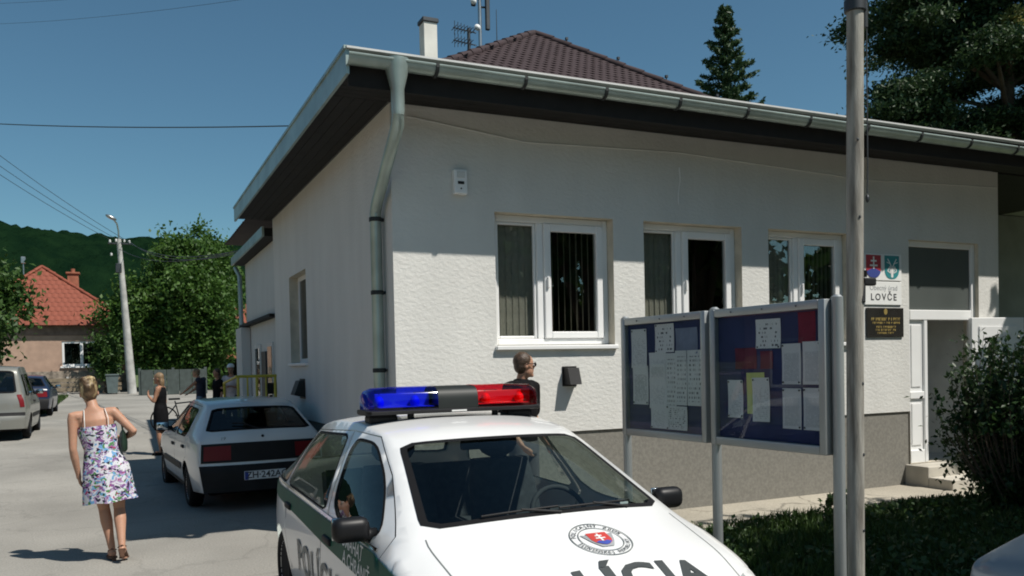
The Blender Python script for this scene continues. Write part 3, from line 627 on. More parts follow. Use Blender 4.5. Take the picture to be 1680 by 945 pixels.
hill = [p for p in low if p[1] < 2.93]; poly_plate(cs, 'blue_hills', [(9.115+.112, 2.925), *hill, (9.115-.112, 2.925), (9.115-.06, 2.945), (9.115, 2.965), (9.115+.06, 2.945)], 'shield_blue', FY-.0245, .002)
cr = MB(); cr.box(9.103, 9.127, FY-.0275, FY-.0262, 2.95, 3.115); cr.box(9.045, 9.185, FY-.0272, FY-.0262, 2.985, 3.008); cr.box(9.062, 9.168, FY-.0272, FY-.0262, 3.045, 3.068); cr.build('double_cross', 'sign_white', cs)
sB = shield(9.455, 2.825, .27, .31); poly_plate(cs, 'teal_shield', sB, 'shield_teal', FY-.021, .003)
pb = MB()
def stroke(pts, w, y):
    P = [Vector((p[0], 0, p[1])) for p in pts]
    for a, b in zip(P[:-1], P[1:]):
        d = (b-a).normalized(); n = Vector((-d.z, 0, d.x))*w/2; a2, b2 = a-d*w*.2, b+d*w*.2
        pb.add([(q.x, y, q.z) for q in (a2-n, b2-n, b2+n, a2+n)], [(0, 1, 2, 3)])
for sx in (-1, 1):
    c = 9.455
    stroke([(c+sx*.012, 2.85), (c+sx*.016, 2.96), (c+sx*.03, 3.02), (c+sx*.08, 3.09)], .016, FY-.0262)
    stroke([(c+sx*.018, 3.0), (c+sx*.045, 3.03), (c+sx*.10, 3.045)], .011, FY-.0266)
    stroke([(c+sx*.03, 2.90), (c+sx*.045, 2.99), (c+sx*.085, 2.93), (c+sx*.055, 2.915), (c+sx*.03, 2.90)], .013, FY-.0270)
stroke([(9.455, 2.84), (9.455, 3.0)], .012, FY-.0274)
pb.build('plant_emblem', 'sign_white', cs)
nsn = thing('office_name_sign', 'white enamel plate reading Obecny urad Lovce under the coats of arms', 'sign', (9.3, FY, 2.47))
g = MB(); g.bbox(8.96, 9.64, FY-.018, FY-.001, 2.475, 2.785, .004, 1); g.build('plate', 'sign_white', nsn)
def wall_text(parent, name, s, size, cx, cz, y, mat, bold=0., spacing=1., sx=1.):
    v, f = text2d(s, size, bold=bold, spacing=spacing); g = MB(); g.add([(cx+p[0]*sx, y, cz+p[1]) for p in v], f); return g.build(name, mat, parent)
wall_text(nsn, 'lettering', 'Obecný úrad', .098, 9.30, 2.70, FY-.0195, 'ink_grey')
wall_text(nsn, 'lettering', 'LOVČE', .125, 9.30, 2.575, FY-.0195, 'sign_ink', bold=.003, spacing=1.35)
bsn = thing('black_plaque', 'black glass plaque with gold emblem and gold lines beside the door', 'sign', (9.32, FY, 2.05))
g = MB(); g.bbox(8.985, 9.665, FY-.024, FY-.001, 2.045, 2.435, .004, 1); g.build('plate', 'sign_black', bsn)
poly_plate(bsn, 'emblem', circle(9.325, 2.385, .032, 16, .042), 'gold', FY-.025, .0015)
for (z, x0, x1, h) in ((2.285, 9.06, 9.60, .040), (2.235, 9.08, 9.58, .026), (2.180, 9.15, 9.50, .028), (2.140, 9.14, 9.50, .026), (2.100, 9.17, 9.48, .024)):
    g = MB(); x = x0
    while x < x1:
        wl = random.uniform(.012, .026); g.box(x, x+wl*.35, FY-.0262, FY-.0255, z-h/2, z+h/2); g.box(x+wl*.35, x+wl, FY-.0262, FY-.0255, z+random.choice((-h/2, h*.28, -.1*h)), z+random.choice((h/2, h*.5))); x += wl+.008+(.02 if random.random() < .13 else 0)
    g.build('gold_lettering', 'gold', bsn)['kind'] = 'stuff'

# ================================================================== VEHICLES
def paint(name, col, rough=.28, metal=0.): return M(name, col, rough, metal=metal, var=.03, scale=2, coat=.6, spec=.5)
paint('paint_white', (.78, .78, .77)); paint('paint_offwhite', (.60, .62, .62)); paint('paint_silver', (.20, .20, .18), .4, .2); paint('paint_blue', (.012, .02, .05)); paint('paint_dark', (.035, .037, .04)); paint('paint_greyblue', (.13, .17, .21), .3, .2)
paint('paint_green', (.008, .055, .034)); M('bumper_black', (.012, .012, .013), .6, var=.2, spec=.25); M('interior', (.028, .03, .032), .85, var=.2); M('seat_cloth', (.03, .034, .038), .9, var=.3, scale=20)
M('rim', (.35, .36, .37), .35, metal=.8); M('lamp_red', (.30, .012, .015), .2, coat=.5); M('lamp_dark_red', (.16, .010, .014), .35, spec=.25); M('lamp_clear', (.6, .62, .62), .15, metal=.4); M('chrome', (.72, .73, .73), .12, metal=1.)
M('decal_dark', (.045, .05, .05), .5); M('decal_grey', (.16, .17, .165), .5); M('decal_white', (.75, .76, .75), .5); M('decal_red', (.50, .05, .04), .5); M('decal_blue', (.05, .08, .35), .5); M('plate_white', (.72, .73, .73), .45); M('plate_blue', (.02, .05, .30), .45)
M('mirror_glass', (.6, .62, .64), .03, metal=1.)

class Car:
    """A car body as three height fields: two sides x(y,z) and one top strip T(s,w) that runs from the front bumper over bonnet,
    windscreen and roof down to the rear bumper.  Local frame: front at y=0, rear at y=L, z up."""
    def __init__(s, L, W, ctrl, belt, arches, side_windows, doors, bottom=.24):
        s.L, s.W, s.arches, s.win, s.doors, s.bottom = L, W, arches, side_windows, doors, bottom
        s.belt = belt; C = []
        n = len(ctrl); sub = 7
        arr = np.array([[c[0], (c[1] if c[1] is not None else -1), c[2], c[3], c[4]] for c in ctrl], float)
        for i in range(n):
            if arr[i, 1] < 0: arr[i, 1] = s.xlow(arr[i, 0], arr[i, 2])
        S = np.linspace(0, n-1, (n-1)*sub+1); A = np.stack([np.interp(S, range(n), arr[:, k]) for k in range(5)], 1)
        for _ in range(3):
            B = A.copy(); B[1:-1] = (A[:-2]+2*A[1:-1]+A[2:])/4; A = B
        for i in range(1, len(A)):
            if A[i, 0] <= A[i-1, 0]: A[i, 0] = A[i-1, 0]+1e-4
        s.S, s.A, s.n = S, A, n
        d = np.sqrt((np.diff(A[:, [0, 2]], axis=0)**2).sum(1)); s.arc = np.concatenate([[0], np.cumsum(d)]); s.tw = .65
    def xw(s, y):
        ef = max(0., 1-y/.95); er = max(0., 1-(s.L-y)/.75); return s.W*(1-.17*ef**2.3-.10*er**2.3)
    def xlow(s, y, z):
        q = (z-.60)/.45; return s.xw(y)*(1-(.085 if z < .6 else .06)*q*q)
    def side(s, y, z, off=0.):
        ze = np.interp(y, s.A[:, 0], s.A[:, 2]); xe = np.interp(y, s.A[:, 0], s.A[:, 1])
        zb = min(np.interp(y, [0, s.L], s.belt), ze-.055)
        if z <= zb: x = s.xlow(y, z)
        else:
            xb = s.xlow(y, zb); t = min(1., (z-zb)/max(1e-4, ze-zb)); x = xb+(xe-xb)*(t**1.25)
        return x+off
    def P(s, sd, y, z, off=0.): return (sd*s.side(y, z, off), y, z)
    def arc_of(s, idx): return float(np.interp(idx, s.S, s.arc))
    def T(s, a, w, off=0.):
        """a = distance along the strip, w in -1..1 across"""
        y, x, z, yc, zc = [np.interp(a, s.arc, s.A[:, k]) for k in range(5)]
        b = 1-abs(w)**2.5
        p = Vector((x*w, y+(yc-y)*b, z+(zc-z)*b))
        if off:
            e = .02; q1 = s.T(min(a+e, s.arc[-1]), w)-s.T(max(a-e, 0), w); q2 = s.T(a, min(1, w+e))-s.T(a, max(-1, w-e)); nn = q2.cross(q1).normalized(); p = p+nn*(-off if nn.z < -.0 and 0 else off)
        return p
    def outline(s):
        b = s.bottom; bot = []
        y0, y1 = s.A[0, 0], s.A[-1, 0]; y = y1; pts = []
        for (ya, ra, za) in sorted(s.arches, reverse=True):
            k = 14
            h = math.sqrt(max(0, ra*ra-(b-za)**2))
            pts.append((ya+h, b)); a0 = math.asin((b-za)/ra)
            pts += [(ya+ra*math.cos(t), za+ra*math.sin(t)) for t in np.linspace(a0, math.pi-a0, k)[1:-1]]; pts.append((ya-h, b))
        top = [(p[0], p[2]) for p in s.A]
        return top + [q for q in pts]
    def hull(s, mb, holes_top=()):
        out = s.outline(); dh = [d for d in s.doors]+[w for k, w in s.win.items() if k.startswith('body')]
        ex = [(p[0], p[2]-dz) for p in s.A[3:-4] for dz in (.012, .028, .048)]; v, f = panel(out, dh, .06, extra=ex)
        for sd in (-1, 1): mb.add([s.P(sd, p[0], p[1]) for p in v], [q if sd > 0 else q[::-1] for q in f])
        e = [(a, s.tw) for a in s.arc][::-1]; q0 = [(0, x) for x in np.linspace(-s.tw, s.tw, 15)][1:-1]; q1 = [(s.arc[-1], x) for x in np.linspace(s.tw, -s.tw, 15)][1:-1]
        outer = [(a, -s.tw) for a in s.arc] + q1[::-1] + e + q0[::-1]
        v, f = panel(outer, holes_top, .085)
        mb.add([s.T(p[0], p[1]/s.tw) for p in v], f)
    def top_poly(s, i0, i1, w0, w1=None, r=2):
        a0, a1 = s.arc_of(i0), s.arc_of(i1); w1 = w0 if w1 is None else w1
        return resample(chaikin([(a0, -w0*s.tw), (a1, -w1*s.tw), (a1, w1*s.tw), (a0, w0*s.tw)], r, .06), .12)

def fix_normals(o):
    bm = bmesh.new(); bm.from_mesh(o.data); bmesh.ops.remove_doubles(bm, verts=bm.verts[:], dist=2e-4); bmesh.ops.recalc_face_normals(bm, faces=bm.faces[:]); bm.to_mesh(o.data); bm.free()
    o.data.polygons.foreach_set('use_smooth', [True]*len(o.data.polygons)); o.data.update(); return o
def wheel(root, x, y, r, sd, rim='rim', w=.18):
    # tyre with rounded shoulders, dished rim with slots
    rm = MB(); c = (0, 0, 0)
    rm.lathe([(.02, sd*.055), (r*.22, sd*.06), (r*.30, sd*.045), (r*.55, sd*.05), (r*.62, sd*.07), (r*.66, sd*.08), (r*.66, -sd*.06)], 28, c, 'X')
    o = rm.build('wheel', rim, root, local=True, smooth=35, loc=(x, y, r))
    t = MB(); t.lathe([(r*.64, sd*.075), (r*.70, sd*w*.50), (r*.88, sd*w*.52), (r*.97, sd*w*.42), (r, sd*w*.25), (r, -sd*w*.25), (r*.95, -sd*w*.45), (r*.64, -sd*w*.45)], 32, c, 'X'); t.build('tyre', 'rubber', o, local=True, smooth=40)
    for k in range(8):
        a = 2*math.pi*k/8; h = MB(); h.ell((sd*.058, r*.44*math.cos(a), r*.44*math.sin(a)), (.012, r*.07, r*.07), 8, 5); h.build('rim_slot', 'rubber', o, local=True, smooth=True)
    return o
def make_car(name, label, spec, pos, rz, mat, cat='car', glass='car_glass', detail=2, handles='bumper_black', group=None):
    root = thing(name, label, cat, pos, rz, group); c = spec['car']
    ws, rw = spec['windscreen'], spec['rear_window']
    hol = [c.top_poly(*ws), c.top_poly(*rw)]
    body = MB(); c.hull(body, hol); bo = fix_normals(body.build('body', mat, root, local=True))
    for d, wi in zip(c.doors, spec['door_windows']):
        dd = inset(d, .0055)
        for sd in (-1, 1):
            v, f = panel(resample(dd, .1), [c.win[wi]] if wi else [], .08); g = MB(); g.add([c.P(sd, p[0], p[1]) for p in v], f); do = fix_normals(g.build('door', mat, root, local=True))
            ys = [p[0] for p in d]; yh = max(ys)-.17 if spec.get('hinge', 0) == 0 else max(ys)-.17; zh = np.interp(yh, [0, c.L], c.belt)-.12
            yh = spec['handle_y'][c.doors.index(d)]
            h = MB(); x = c.side(yh, zh); h.bbox(sd*x-.02, sd*x+.02, yh-.09, yh+.09, zh-.022, zh+.022, .012, 2); h.build('handle', handles, do, local=True, smooth=40)
    for k, w in c.win.items():
        for sd in (-1, 1):
            v, f = panel(inset(w, -.006), (), .09); g = MB(); g.add([c.P(sd, p[0], p[1], -.008) for p in v], f); fix_normals(g.build('side_window', glass, root, local=True))
            r1, r2 = inset(w, -.008), inset(w, .006); n = len(w); g = MB(); g.add([c.P(sd, p[0], p[1], .002) for p in r1]+[c.P(sd, p[0], p[1], .002) for p in r2], [(i, (i+1) % n, (i+1) % n+n, i+n) for i in range(n)]); g.build('window_seal', 'rubber', root, local=True)
    for nm, pl in (('windscreen', hol[0]), ('rear_window', hol[1])):
        v, f = panel(inset(pl, -.01), (), .09); g = MB(); g.add([c.T(p[0], p[1]/c.tw, -.006) for p in v], f); wo = fix_normals(g.build(nm, glass, root, local=True))
        r1, r2 = inset(pl, -.010), inset(pl, .024); n = len(pl); g = MB(); g.add([c.T(p[0], p[1]/c.tw, .003) for p in r1]+[c.T(p[0], p[1]/c.tw, .003) for p in r2], [(i, (i+1) % n, (i+1) % n+n, i+n) for i in range(n)]); g.build('black_border', 'rubber', wo, local=True)
    ub = MB(); ub.bbox(-c.W*.80, c.W*.80, .22, c.L-.22, .2, .52, .04, 1); ub.build('underbody', 'rubber', root, local=True)
    for (ya, ra, za) in c.arches:
        for sd in (-1, 1): wheel(root, sd*(c.xw(ya)-.115), ya, spec['wheel_r'], sd, spec.get('rim', 'rim'))
    for sd in (-1, 1):     # mirrors: a domed shell with its glass
        ym, zm = spec['mirror']; x = c.side(ym, zm); g = MB(); g.bbox(sd*(x+.105)-.092, sd*(x+.105)+.092, ym-.05, ym+.05, zm-.015, zm+.108, .045, 4); g.tube([(sd*(x-.02), ym+.03, zm), (sd*(x+.06), ym+.01, zm+.02)], [.04, .035], 8)
        mo = g.build('mirror', spec.get('mirror_mat', 'bumper_black'), root, local=True, smooth=True); g = MB(); g.bbox(sd*(x+.105)-.08, sd*(x+.105)+.08, ym+.045, ym+.058, zm-.01, zm+.10, .006, 2); g.build('mirror_glass', 'mirror_glass', mo, local=True, smooth=True)
    if detail:
        d = MB(); yd = spec['dash']; zd = spec.get('dash_z', .90); n = 9
        d.loft([[(x, yd-.42, zd-.02-.03*(abs(x)/.7)**2), (x, yd-.1, zd+.03), (x, yd+.10, zd+.02), (x, yd+.16, zd-.06), (x, yd+.10, zd-.34), (x, yd-.42, zd-.34)] for x in np.linspace(-.68, .68, n)]); d.build('dashboard', 'interior', root, local=True, smooth=40)
        for sx in (-.36, .36):
            q = MB(); ys = spec['seat_y']
            q.bbox(sx-.25, sx+.25, ys-.5, ys+.04, .52, .68, .05, 3)
            rg = []
            for t in np.linspace(0, 1, 8):
                z = .60+.56*t; y = ys+.02+.16*t; hw = .25-.05*t**3; rg.append([(sx+hw*math.copysign(abs(math.cos(a))**.6, math.cos(a)), y+.07*math.copysign(abs(math.sin(a))**.6, math.sin(a)), z) for a in np.linspace(0, 2*math.pi, 16, endpoint=False)])
            q.loft(rg); so = q.build('front_seat', 'seat_cloth', root, local=True, smooth=50)
            h = MB(); h.ell((sx, ys+.20, 1.26), (.145, .055, .10), 14, 8); h.tube([(sx-.05, ys+.18, 1.12), (sx-.05, ys+.2, 1.24)], .01, 6); h.tube([(sx+.05, ys+.18, 1.12), (sx+.05, ys+.2, 1.24)], .01, 6); h.build('headrest', 'seat_cloth', so, local=True, smooth=True)
        q = MB(); yb = spec['bench_y']; q.bbox(-.62, .62, yb-.45, yb+.05, .5, .66, .05, 2); q.obox((0, yb+.1, .82), (1.24, .14, .46), rx=R_(-14)); q.build('rear_bench', 'seat_cloth', root, local=True)
        st = MB(); cs = Vector((spec.get('wheel_side', .36), yd+.26, zd-.005)); rot = Matrix.Rotation(R_(62), 3, 'X')
        st.tube([cs + rot @ Vector((.172*math.cos(a), .172*math.sin(a), 0)) for a in np.linspace(0, 2*math.pi, 29)], .015, 8, cap=False); st.obox(cs, (.13, .10, .05), rx=R_(62)); st.tube([cs+rot @ Vector((-.18, 0, 0)), cs+rot @ Vector((.18, 0, 0))], .014, 6); st.tube([cs, cs+Vector((0, -.22, -.10))], .03, 8); st.build('steering_wheel', 'interior', root, local=True, smooth=50)
    # wipers
    for (w0, w1) in ((-.55, .0), (.0, .55)) if detail else ():
        a = c.arc_of(ws[0])+.022; g = MB(); g.tube([c.T(a+.004*k, w0+(w1-w0)*k/4, .014) for k in range(5)], .006, 6); g.tube([c.T(a-.03, w1, .010), c.T(a+.012, (w0+w1)/2, .018)], .007, 6); g.build('wiper', 'bumper_black', root, local=True)
    return root, c, bo
def side_decal(c, root, name, poly, mat, sd, off=.003, holes=(), sp=.08):
    v, f = panel(resample(poly, sp), holes, sp); g = MB(); g.add([c.P(sd, p[0], p[1], off) for p in v], f); return fix_normals(g.build(name, mat, root, local=True))
def side_text(c, root, s, size, y, z, sd, mat, bold=0., spacing=1., off=.006, slope=0.):
    v, f = text2d(s, size, bold=bold, spacing=spacing); g = MB(); g.add([c.P(sd, y+sd*p[0], z+p[1]+slope*sd*p[0], off) for p in v], f); return g.build('lettering', mat, root, local=True)
def top_decal(c, root, name, poly_sw, mat, off=.004, sp=.06):
    v, f = panel(resample(poly_sw, sp), (), sp); g = MB(); g.add([c.T(p[0], p[1], off) for p in v], f); return fix_normals(g.build(name, mat, root, local=True))

def hatch(L, W, ctrl, belt, arches, win, doors, **kw):
    return dict(car=Car(L, W, ctrl, belt, arches, win, doors), **kw)
# -------- the police car: rounded five-door hatchback
pc = hatch(4.20, .87, [
    (.06, None, .20, -.06, .20), (.065, None, .42, -.08, .42), (.09, None, .58, -.06, .58), (.17, .69, .70, .0, .73), (.45, .715, .845, .34, .905), (.76, .735, .930, .62, .985), (.86, .735, .960, .71, 1.015),
    (1.77, .575, 1.385, 1.58, 1.415), (2.30, .58, 1.435, 2.25, 1.47), (3.0, .575, 1.42, 3.05, 1.455), (3.47, .56, 1.355, 3.58, 1.385), (3.98, .675, .99, 4.12, 1.0), (4.12, None, .76, 4.24, .76), (4.155, None, .56, 4.29, .56), (4.16, None, .22, 4.25, .22)],
    (.865, .955), [(1.0, .335, .29), (3.65, .335, .29)],
    {'front': resample(chaikin([(1.09, .935), (2.02, .938), (2.26, 1.352), (1.84, 1.345), (1.47, 1.19)], 3, .17), .12), 'rear': resample(chaikin([(2.17, .942), (3.37, .957), (3.39, 1.318), (2.41, 1.36)], 2, .06), .12), 'body_quarter': resample(chaikin([(3.435, .96), (3.91, .972), (3.66, 1.145), (3.52, 1.255), (3.45, 1.29)], 2, .10), .1)},
    [resample([(.97, .62), (1.20, .60), (1.33, .46), (1.36, .27), (2.2, .27), (2.2, .80), (2.085, .93), (2.335, 1.392), (1.84, 1.384), (1.43, 1.215), (1.0, .98)], .12), resample([(2.208, .27), (3.24, .27), (3.28, .45), (3.34, .56), (3.40, .64), (3.415, .95), (3.425, 1.335), (2.345, 1.392), (2.095, .93), (2.208, .80)], .12)],
    windscreen=(6.05, 6.93, .915, .90), rear_window=(10.1, 10.85, .88), door_windows=['front', 'rear'], handle_y=[2.02, 3.26], wheel_r=.295, mirror=(1.22, .945), dash=1.22, dash_z=.91, seat_y=2.15, bench_y=3.05, wheel_side=.36, mirror_mat='mirror_shell')
M('mirror_shell', (.008, .008, .009), .45, spec=.3)
pol, C, pbody = make_car('police_car', 'white police hatchback with green side stripe and blue and red roof light bar', pc, (1.92, 2.82, 0), 0., 'paint_white')
M('stripe_green', (.010, .085, .055), .45, spec=.1)
for sd in (-1, 1):
    side_decal(C, pol, 'green_stripe', [(.12, .53), (.42, .675), (1.0, .725), (2.15, .755), (3.2, .80), (4.08, .84), (4.05, .92), (3.2, .915), (2.15, .90), (1.10, .893), (.75, .858), (.15, .66)], 'stripe_green', sd, .0045)
    side_decal(C, pol, 'belt_trim', [(1.07, .905), (2.1, .912), (3.2, .934), (3.95, .945), (3.95, .960), (3.2, .949), (2.1, .927), (1.07, .920)], 'chrome', sd, .007)
    side_text(C, pol, 'POLÍCIA', .29, 2.30, .53, sd, 'decal_grey', bold=.006, spacing=1.2)
    side_text(C, pol, 'POMÁHAŤ', .10, 1.50, .855, sd, 'decal_white', bold=.001, slope=.03); side_text(C, pol, 'A CHRÁNIŤ', .10, 1.38, .765, sd, 'decal_white', bold=.001, slope=.03)
    hp = [(C.arc_of(2.2), sd*.50), (C.arc_of(2.2), sd*.97), (C.arc_of(3.5), sd*.99), (C.arc_of(3.1), sd*.62)]; top_decal(C, pol, 'headlight', hp, 'lamp_clear', .006)
    tp = [(C.arc_of(11.2), sd*.78), (C.arc_of(11.2), sd*.99), (C.arc_of(12.6), sd*.99), (C.arc_of(12.6), sd*.80)]; top_decal(C, pol, 'tail_light', tp, 'lamp_red', .006)
a0, a1 = C.arc_of(3.1), C.arc_of(5.9)
for sd in (-1, 1):
    pts = [C.T(a0+(a1-a0)*t, sd*(.93-.015*t), .0015) for t in np.linspace(0, 1, 14)]; pts2 = [C.T(a0+(a1-a0)*t, sd*(.938-.015*t), .0015) for t in np.linspace(0, 1, 14)]
    gg = MB(); gg.add(pts+pts2, [(i, i+1, i+15, i+14) for i in range(13)]); gg.build('bonnet_gap', 'decal_grey', pol, local=True)
# bonnet lettering and round badge (u to the car's +x, v towards the windscreen)
def bonnet_xy(c, x, y, off):
    a = None; lo, hi = c.arc_of(3), c.arc_of(6.2); w = 0.
    for _ in range(40):
        m = (lo+hi)/2; xe = np.interp(m, c.arc, c.A[:, 1]); w = max(-1, min(1, x/xe)); p = c.T(m, w)
        if p.y < y: lo = m
        else: hi = m
    return c.T((lo+hi)/2, w, off)
def bonnet_mesh(name, v, f, mat, off): g = MB(); g.add([bonnet_xy(C, p[0], p[1], off) for p in v], f); return g.build(name, mat, pol, local=True)
v, f = text2d('POLÍCIA', .215, bold=.008, spacing=1.12); v = v*np.array([1.2, .95]); bonnet_mesh('lettering', v+np.array([-.07, .235]), f, 'decal_dark', .004)
bx, by = .07, .535; R0 = .148
def ringpoly(r0, r1, n=40): return np.array([(bx+r*math.cos(2*math.pi*i/n), by+r*math.sin(2*math.pi*i/n)) for r in (r0, r1) for i in range(n)]), [(i, (i+1) % n, n+(i+1) % n, n+i) for i in range(n)]
for r0, r1 in ((R0, R0-.006), (R0-.040, R0-.045)): v, f = ringpoly(r0, r1); bonnet_mesh('badge_ring', v, f, 'decal_grey', .004)
def arc_text(s, r, a0, a1, size, flip):
    n = len(s)
    for i, chh in enumerate(s):
        if chh == ' ': continue
        t = a0+(a1-a0)*(i+.5)/n; v, f = text2d(chh, size, bold=.0006); ang = t+(math.pi/2 if flip else -math.pi/2); cs_, sn = math.cos(ang), math.sin(ang)
        yield np.array([(bx+r*math.cos(t)+p[0]*cs_-p[1]*sn, by+r*math.sin(t)+p[0]*sn+p[1]*cs_) for p in v]), f
tm = MB()
for v, f in list(arc_text('POLICAJNÝ ZBOR', R0-.023, R_(168), R_(12), .030, False))+list(arc_text('SLOVENSKEJ REPUBLIKY', R0-.023, R_(188), R_(352), .027, True)): tm.add([bonnet_xy(C, p[0], p[1], .004) for p in v], f)
tm.build('badge_lettering', 'decal_dark', pol, local=True)
def bshield(cx, cy, w, h): return [(cx-w/2, cy+h/2), (cx+w/2, cy+h/2), (cx+w/2, cy-.05*h), (cx+w*.40, cy-.28*h), (cx+w*.2, cy-.43*h), (cx, cy-h/2), (cx-w*.2, cy-.43*h), (cx-w*.40, cy-.28*h), (cx-w/2, cy-.05*h)]
for nm, pl, mt_, of in (('badge_eagle', [(bx-.085, by+.05), (bx-.03, by+.035), (bx+.03, by+.035), (bx+.085, by+.05), (bx+.06, by-.02), (bx+.03, by-.07), (bx-.03, by-.07), (bx-.06, by-.02)], 'ink_grey', .004), ('badge_shield', bshield(bx, by, .105, .115), 'decal_red', .0055)):
    v, f = panel(resample(pl, .02), (), .02); bonnet_mesh(nm, v, f, mt_, of)
v, f = panel([(bx-.042, by-.03), (bx-.02, by-.018), (bx, by-.026), (bx+.02, by-.018), (bx+.042, by-.03), (bx+.02, by-.05), (bx, by-.0575), (bx-.02, by-.05)]); bonnet_mesh('badge_hills', v, f, 'decal_blue', .007)
crm = MB()
for (x0, x1, y0, y1) in ((-.005, .005, -.022, .045), (-.025, .025, .0, .009), (-.018, .018, .022, .031)): crm.add([bonnet_xy(C, bx+x, by+y, .007) for x, y in ((x0, y0), (x1, y0), (x1, y1), (x0, y1))], [(0, 1, 2, 3)])
crm.build('badge_cross', 'decal_white', pol, local=True)
g = MB(); g.box(-.26, .26, -.075, -.06, .36, .47); g.build('number_plate', 'plate_white', pol, local=True)
g = MB(); g.bbox(.50, .58, 1.08, 1.10, .955, 1.035, .004, 1); g.build('dash_permit', 'black_plastic', pol, local=True); g = MB(); g.box(.515, .565, 1.074, 1.079, .995, 1.02); g.build('permit_label', 'pvc', pol, local=True)
g = MB(); g.bbox(-.12, .12, 1.78, 1.82, 1.28, 1.34, .015, 2); g.tube([(0, 1.78, 1.32), (0, 1.74, 1.40)], .012, 6); g.build('rear_view_mirror', 'interior', pol, local=True)
# roof light bar
def DOME(name, tint, dcol): 
    m = GLASS(name, tint, 1.2, rough=.06, ior=1.5); return m
GLASS('dome_blue', (.10, .14, .90), .9, .06); GLASS('dome_red', (.85, .07, .11), .9, .06); M('dome_black', (.016, .019, .018), .5, spec=.3); M('reflector', (.75, .75, .75), .22, metal=.9); M('lamp_blue_core', (.10, .14, .85), .4); M('lamp_red_core', (.85, .06, .06), .4)
yl, zl = 2.26, 1.487
def bar_ring(x, k=1., dz=0., zb=0.):
    h, d = .142*k, .145*k
    return [(x, yl+d*math.copysign(abs(math.cos(a))**.55, math.cos(a)), zl+.026+zb+(h if math.sin(a) > 0 else .02)*math.copysign(abs(math.sin(a))**.6, math.sin(a))) for a in np.linspace(0, 2*math.pi, 24, endpoint=False)]
lb = MB(); lb.loft([[(x, yl+.150*kk*math.copysign(abs(math.cos(a))**.5, math.cos(a)), zl+.014+.017*math.copysign(abs(math.sin(a))**.5, math.sin(a))) for a in np.linspace(0, 2*math.pi, 24, endpoint=False)] for x, kk in ((-.580, .80), (-.56, 1), (.56, 1), (.580, .80))]); lbo = lb.build('light_bar', 'black_plastic', pol, local=True, smooth=40)
for nm, xs, ks, mt_ in (('blue_dome', (-.566, -.555, -.52, -.36, -.135), (.70, .84, .96, 1, 1), 'dome_blue'), ('red_dome', (.135, .36, .52, .555, .566), (1, 1, .96, .84, .70), 'dome_red'), ('centre_cover', (-.133, 0, .133), (.985, .985, .985), 'dome_black')):
    g = MB(); g.loft([bar_ring(x, k) for x, k in zip(xs, ks)]); g.build(nm, mt_, lbo, local=True, smooth=50)
for x, mt_ in ((-.48, 'lamp_blue_core'), (-.25, 'lamp_blue_core'), (.23, 'lamp_red_core'), (.47, 'lamp_red_core')):
    g = MB(); g.ell((x, yl-.03, zl+.07), (.032, .032, .042), 12, 8); g.build('rotating_lamp', mt_, lbo, local=True, smooth=True)
    g = MB(); g.obox((x+.06, yl+.03, zl+.08), (.12, .012, .10), rz=R_(25)); g.build('reflector', 'reflector', lbo, local=True)
for x0_, x1_ in ((-.50, -.145), (.145, .50)):
    g = MB(); g.bbox(x0_, x1_, yl+.0, yl+.012, zl+.02, zl+.125, .003, 1); g.box(x0_, x1_, yl-.11, yl+.11, zl+.042, zl+.046); g.build('dome_fill_plate', 'pvc_dim', lbo, local=True)  # white plates added inside the domes to brighten their colour
for x in (-.46, .46):
    g = MB(); g.bbox(x-.09, x+.09, yl-.07, yl+.07, 1.425, 1.487, .02, 2); g.build('mounting_foot', 'black_plastic', lbo, local=True)
    g = MB(); g.tube([(x*.62, yl-.05, 1.44), (x*.62, yl-.05, 1.49)], .022, 8); g.build('mounting_bolt', 'black_plastic', lbo, local=True)
g = MB(); g.box(-.05, .05, yl-.1525, yl-.150, zl+.006, zl+.016); g.build('maker_strip', 'pvc_dim', lbo, local=True)

# -------- the parked white hatchback seen from behind: flat rear, dark tail band
def hatch19(**kw):
    d = dict(windscreen=(6.05, 6.93, .90, .88), rear_window=(10.12, 10.92, .90, .95), door_windows=['front', 'rear'], handle_y=[2.15, 3.12], wheel_r=.285, mirror=(1.45, .93), dash=1.45, seat_y=2.3, bench_y=3.1); d.update(kw)
    return hatch(4.16, .845, [
    (.06, None, .22, -.02, .22), (.065, None, .45, -.04, .45), (.08, None, .58, -.03, .58), (.16, .70, .72, .08, .74), (.55, .72, .83, .48, .87), (1.0, .73, .90, .90, .945), (1.10, .735, .93, 1.0, .97),
    (1.92, .555, 1.335, 1.80, 1.36), (2.4, .565, 1.385, 2.4, 1.41), (3.05, .565, 1.37, 3.1, 1.40), (3.50, .555, 1.325, 3.58, 1.35), (3.98, .715, .965, 4.06, .985), (4.05, None, .90, 4.14, .91), (4.065, None, .60, 4.17, .60), (4.10, None, .52, 4.20, .52), (4.105, None, .26, 4.19, .26)],
    (.84, .925), [(.78, .33, .285), (3.32, .33, .285)],
    {'front': resample(chaikin([(1.36, .925), (2.28, .925), (2.28, 1.30), (1.98, 1.29), (1.62, 1.12)], 2, .08), .12), 'rear': resample(chaikin([(2.36, .925), (3.22, .925), (3.34, 1.0), (3.20, 1.27), (2.36, 1.30)], 2, .08), .12)},
    [resample([(1.16, .27), (2.315, .27), (2.315, 1.345), (1.98, 1.33), (1.58, 1.145), (1.20, .95)], .12), resample([(2.322, .27), (2.93, .27), (2.98, .42), (3.07, .53), (3.20, .61), (3.36, .66), (3.42, .95), (3.25, 1.315), (2.322, 1.345)], .12)], **d)
